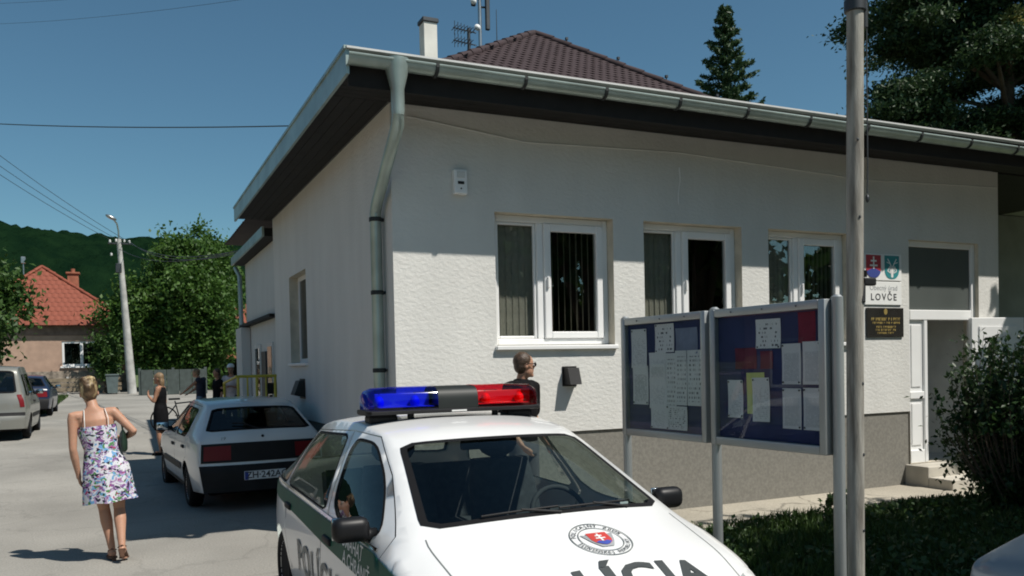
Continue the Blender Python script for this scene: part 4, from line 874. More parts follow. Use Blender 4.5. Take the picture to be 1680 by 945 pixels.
def rear_kit(c, root, band, plate, txt=None, lamp='lamp_dark_red', i_band=(12.1, 12.95)):
    a0, a1 = c.arc_of(i_band[0]), c.arc_of(i_band[1])
    top_decal(c, root, 'tail_band', [(a0, -.97), (a1, -.97), (a1, .97), (a0, .97)], band, .006)
    for sd in (-1, 1): top_decal(c, root, 'tail_light', [(a0+.03, sd*.52), (a1-.03, sd*.52), (a1-.03, sd*.93), (a0+.03, sd*.93)], lamp, .010)
    b0, b1 = c.arc_of(13.15), c.arc_of(15); top_decal(c, root, 'rear_bumper', [(b0, -1), (b1, -1), (b1, 1), (b0, 1)], 'bumper_black', .012)
    if plate:
        px, pw, z0, z1 = plate; yp = c.A[-1, 3]+.028
        g = MB(); g.bbox(px-pw/2, px+pw/2, yp-.012, yp, z0, z1, .003, 1); pp = g.build('number_plate', 'plate_white', root, local=True)
        g = MB(); g.box(px+pw/2-.05, px+pw/2-.004, yp+.0005, yp+.002, z0+.004, z1-.004); g.build('plate_band', 'plate_blue', pp, local=True)
        if txt:
            v, f = text2d(txt, (z1-z0)*1.05, bold=.002); g = MB(); g.add([(px-.02-p[0], yp+.002, (z0+z1)/2+p[1]) for p in v], [q[::-1] for q in f]); g.build('plate_lettering', 'sign_ink', pp, local=True)
ren, C2, _ = make_car('parked_hatchback', 'white square hatchback with dark tail band parked in the shade along the wall', hatch19(), (1.36, 15.3, 0), R_(180+4), 'paint_offwhite', glass='dark_glass')
rear_kit(C2, ren, 'bumper_black', (0.0, .52, .40, .51), 'ZH·242AC')
for sd in (-1, 1):
    side_decal(C2, ren, 'side_moulding', [(1.15, .46), (2.95, .46), (2.95, .55), (1.15, .55)], 'bumper_black', sd, .012)
    side_decal(C2, ren, 'sill', [(1.12, .245), (2.98, .245), (2.98, .30), (1.12, .30)], 'bumper_black', sd, .008)
g = MB(); g.lathe([(.018, 0), (.018, .012)], 10, (0, C2.T(C2.arc_of(11.6), 0).y, C2.T(C2.arc_of(11.6), 0).z), 'Y'); g.build('tailgate_lock', 'bumper_black', ren, local=True)
v, f = text2d('19', .06); g = MB(); g.add([C2.T(C2.arc_of(11.75)-p[1], (.45-p[0])/.7, .006) for p in v], [q[::-1] for q in f]); g.build('model_badge', 'decal_grey', ren, local=True)
g = MB(); a = C2.arc_of(11)-.03; g.tube([C2.T(a, .05, .012), C2.T(a-.10, .30, .022), C2.T(a-.12, .5, .02)], .009, 6); g.build('rear_wiper', 'bumper_black', ren, local=True)
# -------- blue car and the car whose corner shows at the lower right
blu, C4, _ = make_car('blue_car', 'dark blue car parked ahead of the silver van', hatch19(), (-2.95, 36.6, zf(34)), R_(180), 'paint_blue', glass='dark_glass', detail=1)
rear_kit(C4, blu, 'paint_blue', (0, .52, .40, .51))
gre, C5, _ = make_car('greyblue_car', 'pale grey blue car whose rounded corner shows at the lower right edge', hatch19(), (3.99, -1.645, 0), 0., 'paint_greyblue', glass='dark_glass', detail=1)
rear_kit(C5, gre, 'paint_greyblue', None, lamp='lamp_red', i_band=(12.05, 12.9))
# -------- silver high-roof van
van_s = hatch(4.12, .86, [
    (.10, None, .22, -.02, .22), (.11, None, .45, -.04, .45), (.14, None, .60, -.03, .60), (.24, .70, .76, .14, .79), (.60, .72, .92, .50, .96), (.85, .735, 1.0, .72, 1.05), (.92, .74, 1.03, .80, 1.08),
    (1.70, .62, 1.66, 1.55, 1.70), (2.2, .64, 1.77, 2.2, 1.80), (3.2, .64, 1.78, 3.2, 1.81), (3.86, .63, 1.74, 3.92, 1.77), (4.0, .72, 1.05, 4.07, 1.05), (4.03, None, .96, 4.10, .96), (4.05, None, .62, 4.12, .62), (4.08, None, .54, 4.18, .54), (4.085, None, .27, 4.17, .27)],
    (.98, 1.03), [(.75, .34, .30), (3.40, .34, .30)],
    {'front': resample(chaikin([(1.15, 1.05), (2.15, 1.05), (2.12, 1.58), (1.80, 1.57), (1.45, 1.32)], 2, .08), .12), 'rear': resample(chaikin([(2.28, 1.06), (3.05, 1.06), (3.05, 1.58), (2.28, 1.59)], 2, .08), .12), 'body_quarter': resample(chaikin([(3.18, 1.06), (3.78, 1.06), (3.70, 1.56), (3.18, 1.58)], 2, .08), .12)},
    [resample([(1.08, .28), (2.21, .28), (2.21, 1.66), (1.78, 1.64), (1.38, 1.36), (1.1, 1.08)], .12), resample([(2.218, .28), (2.98, .28), (3.05, .52), (3.10, .62), (3.10, 1.66), (2.218, 1.66)], .12)],
    windscreen=(6.05, 6.93, .90, .88), rear_window=(10.1, 10.9, .86), door_windows=['front', 'rear'], handle_y=[2.05, 2.34], wheel_r=.30, mirror=(1.2, 1.07), dash=1.2, dash_z=1.0, seat_y=2.0, bench_y=2.9)
van, C6, _ = make_car('silver_van', 'silver high roofed family van parked at the left edge of the street', van_s, (-2.88, 27.6, zf(25)), R_(180), 'paint_silver', cat='van', glass='dark_glass', detail=1)
b0, b1 = C6.arc_of(13.15), C6.arc_of(15); top_decal(C6, van, 'rear_bumper', [(b0, -1), (b1, -1), (b1, 1), (b0, 1)], 'paint_silver', .014)
top_decal(C6, van, 'bumper_strip', [(C6.arc_of(12.9), -1), (C6.arc_of(13.5), -1), (C6.arc_of(13.5), 1), (C6.arc_of(12.9), 1)], 'bumper_black', .020)
for sd in (-1, 1): top_decal(C6, van, 'tail_light', [(C6.arc_of(11.0), sd*.86), (C6.arc_of(12.5), sd*.88), (C6.arc_of(12.5), sd*1.0), (C6.arc_of(11.0), sd*1.0)], 'lamp_dark_red', .010); side_decal(C6, van, 'side_moulding', [(1.1, .50), (3.0, .50), (3.0, .60), (1.1, .60)], 'bumper_black', sd, .012)
g = MB(); g.bbox(-.26, .26, 4.16, 4.19, .42, .53, .003, 1); g.build('number_plate', 'plate_white', van, local=True)

# ================================================================== NOTICE BOARD with its papers
nb_a = math.atan2(4.12-6.38, 4.20-4.07); NB = Vector((4.135, 5.25, 0))
nb = thing('notice_board', 'two panel grey metal notice board with glass fronts on three posts', 'notice board', NB, nb_a)
HW = 1.132; ZB, ZT = 1.17, 2.15
for i, x in enumerate((-HW-.03, 0, HW+.03)):
    g = MB(); g.tube([(x, .03, -.05), (x, .03, ZT+.02)], .038, 14); g.tube([(x, .03, ZT+.02), (x, .03, ZT+.035)], [.038, .02], 14); g.build('post', 'alu', nb, local=True, smooth=40)
for sx in (-1, 1):
    cx = sx*HW/2+sx*.01; w = HW/2-.045
    g = MB(); g.bbox(cx-w, cx+w, -.005, .035, ZB, ZT, .004, 1); g.build('back_panel', 'board_back', nb, local=True)
    fr = MB(); t = .055
    fr.bbox(cx-w-.03, cx-w+t-.03, -.05, .045, ZB-.03, ZT+.01, .008, 2); fr.bbox(cx+w-t+.03, cx+w+.03, -.05, .045, ZB-.03, ZT+.01, .008, 2)
    fr.bbox(cx-w+t-.03, cx+w-t+.03, -.049, .044, ZT-.05, ZT+.01, .008, 2); fr.bbox(cx-w+t-.03, cx+w-t+.03, -.049, .044, ZB-.03, ZB+.03, .008, 2)
    fro = fr.build('frame', 'alu', nb, local=True, smooth=40)
    g = MB(); g.box(cx-w+.02, cx+w-.02, -.041, -.037, ZB+.02, ZT-.04); g.build('glass_pane', 'board_glass', fro, local=True)
    for k in range(3): g = MB(); g.lathe([(.007, 0), (.005, -.006)], 8, (cx-w*.6+k*w*.6, -.05, ZT-.02), 'Y'); g.build('screw', 'alu_dark', fro, local=True)
m_print('paper_lines', (.78, .80, .80), (.40, .42, .43), 30, .56, seed=1.); m_print('paper_table', (.76, .78, .78), (.20, .21, .22), 12, .48, fill=.95, seed=5.); m_print('paper_plain', (.80, .81, .82), (.55, .57, .59), 22, .45, seed=9.)
m_print('paper_dense', (.78, .77, .80), (.45, .45, .50), 44, .60, seed=3.); m_print('paper_head', (.82, .82, .84), (.15, .16, .18), 7, .44, fill=.9, seed=2.); M('paper_yellow', (.66, .72, .26), .8, var=.05); M('maroon_patch', (.16, .022, .055), .8, var=.25, scale=9); M('red_reflection', (.22, .012, .045), .8, var=.3, scale=6); M('paper_bluegrey', (.24, .28, .40), .8, var=.2, scale=6); M('pin', (.02, .02, .02), .4)
mR = Matrix.Rotation(nb_a, 3, 'Z')
def notice(sx, u0, u1, v0, v1, mat, label, layer=0, pins='', tilt=0.):
    cx = sx*HW/2+sx*.01; w = HW/2-.045-.03; x0, x1 = cx-w+2*w*u0, cx-w+2*w*u1; H_ = ZT-ZB-.08; z1, z0 = ZT-.045-H_*v0, ZT-.045-H_*v1
    y = -.008-.003*layer; xm, zm = (x0+x1)/2, z0
    p = NB + mR @ Vector((xm, y, 0)); hw, hh = (x1-x0)/2, z1-z0
    n, k = 5, 7; g = MB(); cu = random.uniform(.002, .006); V = []
    for j in range(k):
        for i in range(n):
            a, b = i/(n-1)*2-1, j/(k-1); V.append((hw*a, -.001-cu*(abs(a)**3)*abs(2*b-1)**2, hh*b))
    F_ = [(j*n+i, j*n+i+1, (j+1)*n+i+1, (j+1)*n+i) for j in range(k-1) for i in range(n-1)]
    m = len(V); V2 = [(q[0], q[1]+.0008, q[2]) for q in V]; g.add(V+V2, F_+[tuple(x+m for x in q[::-1]) for q in F_])
    o = g.build('paper_notice', mat, None, local=True, smooth=True, loc=(p.x, p.y, zm)); o.rotation_euler = (0, tilt, nb_a); tag(o, label, 'paper', 'papers pinned in the notice board')
    for c in pins:
        q = {'a': (-.85, .95), 'b': (.85, .95), 'c': (-.85, .05), 'd': (.85, .05)}[c]; g = MB(); g.ell((hw*q[0], -.008, hh*q[1]), (.007, .005, .007), 8, 5); g.build('pin', 'pin', o, local=True, smooth=True)
notice(-1, .05, .27, .05, .42, 'paper_plain', 'grey sheet at the top left corner of the left board', 1, 'ab')
notice(-1, .06, .28, .40, .77, 'paper_lines', 'grey sheet at the left edge of the left board below another', 0, 'cd')
notice(-1, .39, .64, .02, .28, 'paper_head', 'sheet with dark heading at the top middle of the left board', 1, 'ac')
notice(-1, .66, .93, .07, .30, 'paper_bluegrey', 'bluish faded sheet at the top right of the left board', 0)
notice(-1, .30, .53, .28, .55, 'paper_plain', 'pale sheet below the headed sheet in the left board', 0)
notice(-1, .31, .52, .38, .52, 'paper_lines', 'small slip lying over a pale sheet in the left board', 2)
notice(-1, .30, .53, .52, .80, 'paper_plain', 'pale sheet in the second row of the left board', 1)
notice(-1, .53, .66, .29, .80, 'paper_table', 'narrow long list in the middle of the left board', 1)
notice(-1, .66, .80, .27, .76, 'paper_table', 'narrow long list right of the middle in the left board', 2)
notice(-1, .80, .98, .27, .76, 'paper_table', 'wide list at the right edge of the left board', 1)
notice(-1, .32, .53, .76, .985, 'paper_plain', 'blank looking sheet at the bottom of the left board', 2, 'c')
notice(-1, .53, .80, .77, .985, 'paper_table', 'list in rows at the bottom of the left board', 3, 'ac')
notice(1, .40, .64, .05, .28, 'paper_head', 'headed white sheet at the top middle of the right board', 1, 'cd', .01)
notice(1, .18, .40, .27, .44, 'maroon_patch', 'maroon patch in the upper left of the right board', 0)  # flat patch in mottled maroon
notice(1, .44, .56, .30, .44, 'maroon_patch', 'small maroon slip below the headed sheet in the right board', 0)
notice(1, .80, .95, .02, .25, 'red_reflection', 'dark red reflection painted as a sheet at the top right of the right board', 0)  # stands in for a red reflection in the board glass
notice(1, .10, .26, .53, .84, 'paper_plain', 'white sheet at the lower left of the right board', 1, 'abcd')
notice(1, .30, .48, .47, .80, 'paper_yellow', 'yellow sheet half hidden in the right board', 0, '', -.02)
notice(1, .36, .53, .51, .86, 'paper_plain', 'white sheet pinned over the yellow sheet in the right board', 1, 'ab', -.015)
notice(1, .65, .82, .25, .56, 'paper_dense', 'densely printed sheet in the upper row, left of the rightmost in the right board', 1, 'acd')
notice(1, .84, .995, .24, .56, 'paper_dense', 'densely printed sheet at the upper right edge of the right board', 1, 'b')
notice(1, .65, .82, .59, .90, 'paper_dense', 'densely printed sheet in the lower row, left of the rightmost in the right board', 1, 'abd')
notice(1, .84, .995, .585, .90, 'paper_dense', 'densely printed sheet at the lower right edge of the right board', 1, 'acb')

# ================================================================== FLAG POLE
fp = thing('flag_pole', 'tall weathered grey pole with black collar and rope beside the notice board', 'pole', (3.98, 3.70, 0))
g = MB(); g.tube([(3.945, 3.70, -.05), (3.965, 3.70, 1.9), (4.0, 3.70, 3.86)], [.049, .049, .048], 18); g.build('pole', 'wood_pole', fp, smooth=50)
g = MB(); g.tube([(4.0, 3.70, 3.86), (4.03, 3.70, 6.6)], [.040, .035], 16); g.build('top_tube', 'wood_pole', fp, smooth=50)
g = MB(); g.lathe([(.054, -.04), (.062, -.035), (.062, .03), (.05, .04)], 16, (4.0, 3.70, 3.85)); g.build('collar', 'steel_dark', fp, smooth=40)
g = MB(); g.bbox(4.0+.045, 4.075, 3.67, 3.69, 3.72, 3.87, .005, 1); g.build('collar_lug', 'steel_dark', fp)
g = MB(); g.tube([(4.09, 3.69, 6.5), (4.085, 3.69, 4.6), (4.075, 3.69, 2.95), (4.07, 3.69, 2.75)], .0045, 6); g.ell((4.07, 3.69, 2.72), (.012, .012, .025), 8, 6); g.build('rope', 'steel_dark', fp)
g = MB(); g.bbox(4.005, 4.10, 3.655, 3.70, 2.20, 2.245, .008, 2); g.tube([(4.01, 3.68, 2.22), (3.985, 3.66, 2.10)], .018, 8); g.tube([(4.03, 3.675, 2.25), (4.025, 3.67, 2.29)], .010, 6); g.build('rope_cleat', 'black_plastic', fp)
for k, z in enumerate((.75, 1.2, 1.62, 2.6, 3.05)): g = MB(); g.ell((3.965+.01*math.sin(k), 3.652, z), (.008, .006, .01), 8, 5); g.build('nail', 'steel_dark', fp)

# ================================================================== PEOPLE
def remeshed(mb, vox, smooth_it=4, dec=None):
    me = bpy.data.meshes.new('tmp'); me.from_pydata(mb.v, [], mb.f); bm = bmesh.new(); bm.from_mesh(me); bmesh.ops.recalc_face_normals(bm, faces=bm.faces[:]); bm.to_mesh(me); bm.free()
    o = bpy.data.objects.new('tmp', me); COL.objects.link(o)
    m = o.modifiers.new('r', 'REMESH'); m.mode = 'VOXEL'; m.voxel_size = vox
    s = o.modifiers.new('s', 'SMOOTH'); s.factor = .5; s.iterations = smooth_it
    dg = bpy.context.evaluated_depsgraph_get(); dg.update(); out = bpy.data.meshes.new_from_object(o.evaluated_get(dg)); bpy.data.objects.remove(o); bpy.data.meshes.remove(me); return out
def link_mesh(me, name, mat, parent):
    me.name = name; me.materials.clear(); me.materials.append(MATS[mat]); me.polygons.foreach_set('use_smooth', [True]*len(me.polygons)); o = bpy.data.objects.new(name, me); COL.objects.link(o); o.parent = parent; return o
def SKIN(name, col):
    m = M(name, col, .5, var=.06, scale=8, spec=.35); P = m.node_tree.nodes['Principled BSDF']; P.inputs['Subsurface Weight'].default_value = .12; P.inputs['Subsurface Radius'].default_value = (.02, .008, .004); return m
SKIN('skin', (.44, .24, .16)); SKIN('skin_tan', (.36, .19, .12))
def lerp(a, b, t): return tuple(a[i]+(b[i]-a[i])*t for i in range(3))
def limb(mb, pts, rad, n=12):
    P, Rr = [], []
    for i in range(len(pts)-1):
        for t in np.linspace(0, 1, 5)[:-1]: P.append(lerp(pts[i], pts[i+1], t)); Rr.append(rad[i]+(rad[i+1]-rad[i])*t)
    P.append(pts[-1]); Rr.append(rad[-1]); mb.tube(P, Rr, n); mb.ell(pts[0], (rad[0],)*3, 10, 6); mb.ell(pts[-1], (rad[-1],)*3, 10, 6)
def rings(mb, rows, n=20):
    """rows: (cx, cy, z, half width, half depth)"""
    mb.loft([[(cx+a*math.cos(t), cy+b*math.sin(t), z) for t in np.linspace(0, 2*math.pi, n, endpoint=False)] for cx, cy, z, a, b in rows])
def hand(mb, wrist, d, side, palm_n, s=1., curl=.5):
    """palm and five curled fingers; d = direction the hand points, side = towards the thumb"""
    w, d, sd = Vector(wrist), Vector(d).normalized(), Vector(side).normalized(); nn = Vector(palm_n).normalized()
    c = w+d*.05*s; rot = Matrix((sd, nn, d)).transposed(); mb.ell(c, (.040*s, .017*s, .055*s), 10, 7, rot); mb.tube([w-d*.03*s, w+d*.02*s], [.025*s, .028*s], 8)
    for k, (o, l) in enumerate(((.030, .070), (.011, .080), (-.009, .075), (-.028, .058))):
        b = w+d*.088*s+sd*o*s; m = b+d*l*.5*s*math.cos(curl*.5)+nn*l*.5*s*math.sin(curl*.6); e = m+d*l*.45*s*math.cos(curl*1.3)+nn*l*.5*s*math.sin(curl*1.4); mb.tube([b-d*.02*s, b, m, e], [.0095*s, .0095*s, .0088*s, .0075*s], 7)
    b = w+d*.035*s+sd*.034*s; mb.tube([b-sd*.012*s, b+sd*.018*s+d*.03*s+nn*.010*s, b+sd*.020*s+d*.065*s+nn*.022*s], [.012*s, .0105*s, .008*s], 7)
def head(mb, c, r=1., face=(0, 1, 0), tilt=0.):
    f = Vector(face).normalized(); u = Vector((0, 0, 1)); rt = f.cross(u).normalized(); rot = Matrix((rt, f, u)).transposed(); c = Vector(c)
    def at(x, y, z): return c + rot @ Vector((x*r, y*r, z*r))
    mb.ell(at(0, -.005, .03), (.074*r, .094*r, .092*r), 16, 10, rot); mb.ell(at(0, .025, -.045), (.056*r, .066*r, .070*r), 14, 8, rot)
    mb.tube([at(0, .088, .022), at(0, .104, -.012), at(0, .090, -.022)], [.010*r, .014*r, .011*r], 8); mb.ell(at(0, .084, -.055), (.024*r, .012*r, .010*r), 10, 6, rot); mb.ell(at(0, .075, -.095), (.026*r, .02*r, .02*r), 10, 6, rot)
    for s in (-1, 1): mb.ell(at(s*.076, -.008, -.005), (.012*r, .02*r, .03*r), 8, 6, rot)
    return at, rot
def eyes(root, at, rot, r=1.):
    for s in (-1, 1):
        g = MB(); g.ell(at(s*.031, .083, .005), (.014*r, .008*r, .008*r), 10, 6, rot); o = g.build('eye', 'sign_white', root, local=True, smooth=True); g = MB(); g.ell(at(s*.031, .0905, .005), (.006*r, .002*r, .006*r), 8, 5, rot); g.build('iris', 'sign_ink', o, local=True, smooth=True)
def foot(mb, ankle, toe, s=1.):
    a, t = Vector(ankle), Vector(toe); d = (t-a); d.z = 0; d.normalize(); heel = a-d*.045*s
    mb.tube([Vector((heel.x, heel.y, a.z-.045*s)), a+Vector((0, 0, -.04*s)), a.lerp(t, .55)+Vector((0, 0, .005)), t], [.030*s, .038*s, .034*s, .020*s], 10); mb.ell(t-d*.03*s, (.042*s, .042*s, .018*s), 10, 6)
def person(name, label, loc, rz, J, hs=1., skin='skin', vox=.011, group=None, female=True, headface=(0, 1, 0), eyes_on=True, curl=(.5, .5), arms_palm=None):
    """J: joints in the person's frame (facing +y); one remeshed body surface"""
    root = thing(name, label, 'person', loc, rz, group); mb = MB()
    p, w, c, nk, hd = J['pelvis'], J['waist'], J['chest'], J['neck'], J['head']
    f = .92 if female else 1.0
    rings(mb, [(p[0], p[1], p[2]-.09, .11, .09), (p[0], p[1]-.01, p[2]-.03, .165*(1.03 if female else .95), .115), (p[0], p[1], p[2]+.05, .155, .105), (w[0], w[1], w[2], .122*f+.01*(not female), .088), lerp(w, c, .5)+(.145*f, .098), (c[0], c[1], c[2], .165*f, .108), (c[0], c[1]-.008, c[2]+.09, .168*f, .095), (lerp(c, nk, .75))+(.125*f, .068), nk+(.06, .056)])
    mb.tube([lerp(c, nk, .8), nk, lerp(nk, hd, .45), lerp(nk, hd, .8)], [.066, .054*f+.004, .050*f+.003, .05], 12)
    at, rot = head(mb, hd, hs, headface)
    for s in 'LR':
        sh, el, wr = J['sh'+s], J['el'+s], J['wr'+s]
        limb(mb, [lerp(c, sh, .5)[:2]+(sh[2]-.01,), sh, lerp(sh, el, .35), el, lerp(el, wr, .3), wr], [.06*f, .054*f, .047*f, .038*f, .040*f, .025*f])
        d = Vector(wr)-Vector(el); out = -1 if s == 'L' else 1
        ap = (arms_palm or {}).get(s); side = ap[0] if ap else (0, 1, .0); pn = ap[1] if ap else (-out, 0, 0)
        hand(mb, wr, ap[2] if ap and len(ap) > 2 else d, side, pn, 1.0 if not female else .9, curl[0 if s == 'L' else 1])
        hp, kn, an, to = J['hp'+s], J['kn'+s], J['an'+s], J['to'+s]
        limb(mb, [hp, lerp(hp, kn, .4), kn, lerp(kn, an, .3), lerp(kn, an, .7), an], [.088, .078, .052, .056, .04, .033]); foot(mb, an, to)
    me = remeshed(mb, vox); body = link_mesh(me, 'body', skin, root)
    if eyes_on: eyes(root, at, rot, hs)
    return root, at, rot
def base_joints(h=1.70):
    k = h/1.75; q = dict(pelvis=(0, 0, .95), waist=(0, .0, 1.09), chest=(0, .005, 1.27), neck=(0, -.015, 1.475), head=(0, .02, 1.635), shL=(-.175, -.01, 1.42), elL=(-.215, -.03, 1.13), wrL=(-.225, .03, .88), shR=(.175, -.01, 1.42), elR=(.215, -.03, 1.13), wrR=(.225, .03, .88),
        hpL=(-.088, 0, .92), knL=(-.095, .02, .50), anL=(-.095, -.015, .09), toL=(-.11, .14, .03), hpR=(.088, 0, .92), knR=(.095, .02, .50), anR=(.095, -.015, .09), toR=(.11, .14, .03))
    return {a: tuple(c*k for c in b) for a, b in q.items()}
def garment(root, name, mat, fn, vox=.012, it=5): mb = MB(); fn(mb); return link_mesh(remeshed(mb, vox, it), name, mat, root)
def hair_cap(root, at, rot, r, mat, extra=None, back=0., name='hair', vox=.009, front=.035):
    mb = MB(); mb.ell(at(0, -.022, .045), (.084*r, .094*r, .092*r), 16, 10, rot); mb.ell(at(0, -.042, .0), (.076*r, .066*r, .080*r), 14, 8, rot)
    if extra: extra(mb)
    return link_mesh(remeshed(mb, vox, 2), name, mat, root)
M('hair_blond', (.10, .06, .03), .5, scale=18, col2=(.50, .38, .20), fac=(.47, .64), stretch=(1, 1, .5), bump=.8, bscale=40, bdist=.015); M('hair_brown', (.06, .035, .02), .5, var=.4, scale=30, bump=.6, bscale=70); M('hair_lightbrown', (.20, .13, .07), .55, var=.4, scale=30, bump=.6, bscale=70)
M('black_cloth', (.006, .006, .007), .9, var=.3, scale=12, bump=.3, bscale=25, spec=.15); M('denim', (.16, .21, .28), .9, var=.25, scale=12); M('navy_cloth', (.025, .028, .045), .9, var=.25, scale=10); M('pale_cloth', (.50, .44, .44), .9, var=.2, scale=6); M('grey_cloth', (.08, .08, .085), .9, var=.2); M('leather_brown', (.10, .05, .03), .55, var=.2); M('bag_green', (.012, .03, .018), .45, var=.3)
# floral cotton print
def m_floral():
    m, nt, N, L, P = _nodes('floral'); P.inputs['Roughness'].default_value = .85; P.inputs['Specular IOR Level'].default_value = .15
    tc = N.new('ShaderNodeTexCoord'); nz = N.new('ShaderNodeTexNoise'); nz.inputs['Scale'].default_value = 13; nz.inputs['Detail'].default_value = 3; L.new(tc.outputs['Object'], nz.inputs['Vector'])
    va = N.new('ShaderNodeVectorMath'); va.operation = 'MULTIPLY_ADD'; va.inputs[1].default_value = (.16, .16, .16); L.new(nz.outputs['Color'], va.inputs[0]); L.new(tc.outputs['Object'], va.inputs[2])
    base = (.60, .60, .64, 1); prev = None
    layers = [(13, (.15, .33, .55), .42, 0.), (12, (.22, .10, .26), .40, 3.1), (15, (.08, .22, .08), .32, 7.7), (15, (.36, .04, .13), .22, 11.3), (14, (.025, .022, .05), .33, 15.9), (20, (.40, .28, .46), .32, 21.), (17, (.62, .62, .66), .30, 27.)]
    for sc, col, th, off in layers:
        mp = N.new('ShaderNodeMapping'); mp.inputs['Location'].default_value = (off, off*.7, off*.3); mp.inputs['Rotation'].default_value = (off*.3, off*.7, off); mp.inputs['Scale'].default_value = (1, 1, 1.6); L.new(va.outputs[0], mp.inputs[0])
        vo = N.new('ShaderNodeTexVoronoi'); vo.inputs['Scale'].default_value = sc; L.new(mp.outputs[0], vo.inputs['Vector'])
        lt = N.new('ShaderNodeMath'); lt.operation = 'LESS_THAN'; lt.inputs[1].default_value = th; L.new(vo.outputs['Distance'], lt.inputs[0])
        mx = N.new('ShaderNodeMix'); mx.data_type = 'RGBA'; mx.inputs['A'].default_value = base; mx.inputs['B'].default_value = c4(col); L.new(lt.outputs[0], mx.inputs['Factor'])
        if prev: L.new(prev, mx.inputs['A'])
        prev = mx.outputs['Result']
    L.new(prev, P.inputs['Base Color'])
m_floral()
# ---- woman in the floral dress walking away
J = base_joints(1.74)
J.update(pelvis=(.0, 0, .93), waist=(-.015, .0, 1.08), chest=(-.035, .01, 1.26), neck=(-.05, .0, 1.47), head=(-.065, .05, 1.605), shL=(-.225, .0, 1.405), elL=(-.255, -.02, 1.10), wrL=(-.235, .05, .84), shR=(.12, .0, 1.41), elR=(.275, -.05, 1.20), wrR=(.19, .17, 1.14),
         hpL=(-.085, 0, .90), knL=(-.055, .09, .50), anL=(-.030, .06, .11), toL=(-.05, .20, .03), hpR=(.085, 0, .90), knR=(.075, .04, .49), anR=(.055, -.115, .155), toR=(.07, .0, .025))
w1, at, rot = w_ = person('person', 'woman in strappy floral dress walking away down the street, blond hair pinned up', (-.07, 8.85, 0), R_(2), J, .98, 'skin', .0095, curl=(.6, .9), eyes_on=True, arms_palm={'R': ((0, .2, 1), (-1, .2, 0), (-.75, .6, -.2))})
def dress(mb):
    rows = [(-.036, .012, 1.295, .168, .122), (-.034, .012, 1.24, .170, .128), (-.028, .01, 1.16, .158, .118), (-.016, .005, 1.07, .150, .110), (-.006, .0, .98, .176, .130), (.0, -.005, .90, .200, .150), (.0, .0, .78, .212, .160), (.0, .005, .66, .222, .168), (.005, .01, .575, .232, .176)]
    n = 48; R2 = []
    for k, (cx, cy, z, a, b) in enumerate(rows):
        fl = max(0, (k-4)/4)*.014; R2.append([(cx+(a+fl*math.sin(9*t+k*.3))*math.cos(t), cy+(b+fl*math.sin(7*t+1))*math.sin(t), z+.006*math.sin(5*t)*(k == 8)) for t in np.linspace(0, 2*math.pi, n, endpoint=False)])
    mb.loft(R2, cap=False); inn = [[(q[0]*.985-.0005, q[1]*.975, q[2]) for q in g] for g in R2]; o = len(mb.v); mb.loft(inn[::-1], cap=False); 
    mb.add([q for q in R2[-1]]+[q for q in inn[-1]], [(i, (i+1) % n, n+(i+1) % n, n+i) for i in range(n)]); mb.add([q for q in R2[0]]+[q for q in inn[0]], [(i+n, (i+1) % n+n, (i+1) % n, i) for i in range(n)])
w1.rotation_euler = (R_(-1.5), R_(-4.5), R_(2))
mb = MB(); dress(mb); mb.build('dress', 'floral', w1, local=True, smooth=True)
for s, x0, x1 in ((-1, -.135, -.125), (1, .065, .05)):
    g = MB(); g.tube([(x0, -.105, 1.29), (x0+.004, -.098, 1.36), (x1, -.045, 1.452), (x1, .03, 1.45), (x1, .105, 1.38), (x0, .13, 1.29)], .0045, 6, sq=.5); g.build('strap', 'pvc_dim', w1, local=True)
def updo(mb):
    for (x, y, z, r) in ((0, -.075, .105, .045), (-.032, -.055, .135, .034), (.034, -.06, .130, .036), (.0, -.095, .06, .036), (.012, -.03, .150, .030), (-.052, -.045, .10, .030), (.056, -.04, .095, .028), (-.02, -.10, .085, .024), (.03, -.098, .08, .026)): mb.ell(at(x, y, z), (r, r, r*.85), 10, 7)
    for k in range(7): a_ = k*.9; mb.tube([at(.05*math.cos(a_), -.07+.03*math.sin(a_), .10), at(.07*math.cos(a_+.5), -.08+.03*math.sin(a_), .14), at(.05*math.cos(a_+1.1), -.09, .165)], [.010, .008, .004], 6)
hair_cap(w1, at, rot, .98, 'hair_blond', updo)
for k, (an, to) in enumerate(((J['anL'], J['toL']), (J['anR'], J['toR']))):
    a, t = Vector(an), Vector(to); d = t-a; d.z = 0; d.normalize(); heel = a-d*.06; hz = .012 if k == 0 else .105
    g = MB(); g.loft([[(p.x+sx, p.y, p.z+dz) for sx, dz in ((-hw, 0), (hw, 0), (hw, .018), (-hw, .018))] for p, hw in ((Vector((heel.x, heel.y, hz+.012)), .030), (Vector((a.x, a.y, hz*.8+.01)), .034), (a.lerp(t, .6)*1.0-Vector((0, 0, a.lerp(t, .6).z-(.012 if k == 0 else .025))), .040), (Vector((t.x, t.y, .004))+d*.02, .030))])
    g.loft([[(heel.x+sx, heel.y+sy+d.y*0, z) for sx, sy in ((-.018, -.015), (.018, -.015), (.018, .018), (-.018, .018))] for z in ((0.0, hz+.014) if k == 0 else (.06, hz+.014))])
    g.tube([a+Vector((-.036, .0, -.015)), a+Vector((0, -.038, .005)), a+Vector((.036, 0, -.015)), a+Vector((0, .045, .0)), a+Vector((-.036, 0, -.015))], .006, 6); g.tube([t-d*.05+Vector((-.042, 0, 0)), t-d*.05+Vector((0, 0, .035)), t-d*.05+Vector((.042, 0, 0))], .009, 6); g.build('sandal', 'leather_brown', w1, local=True, smooth=40)
hb_ = thing('handbag', 'small dark green handbag held under the walking woman\'s arm', 'bag', (.0, 8.93, 1.0))
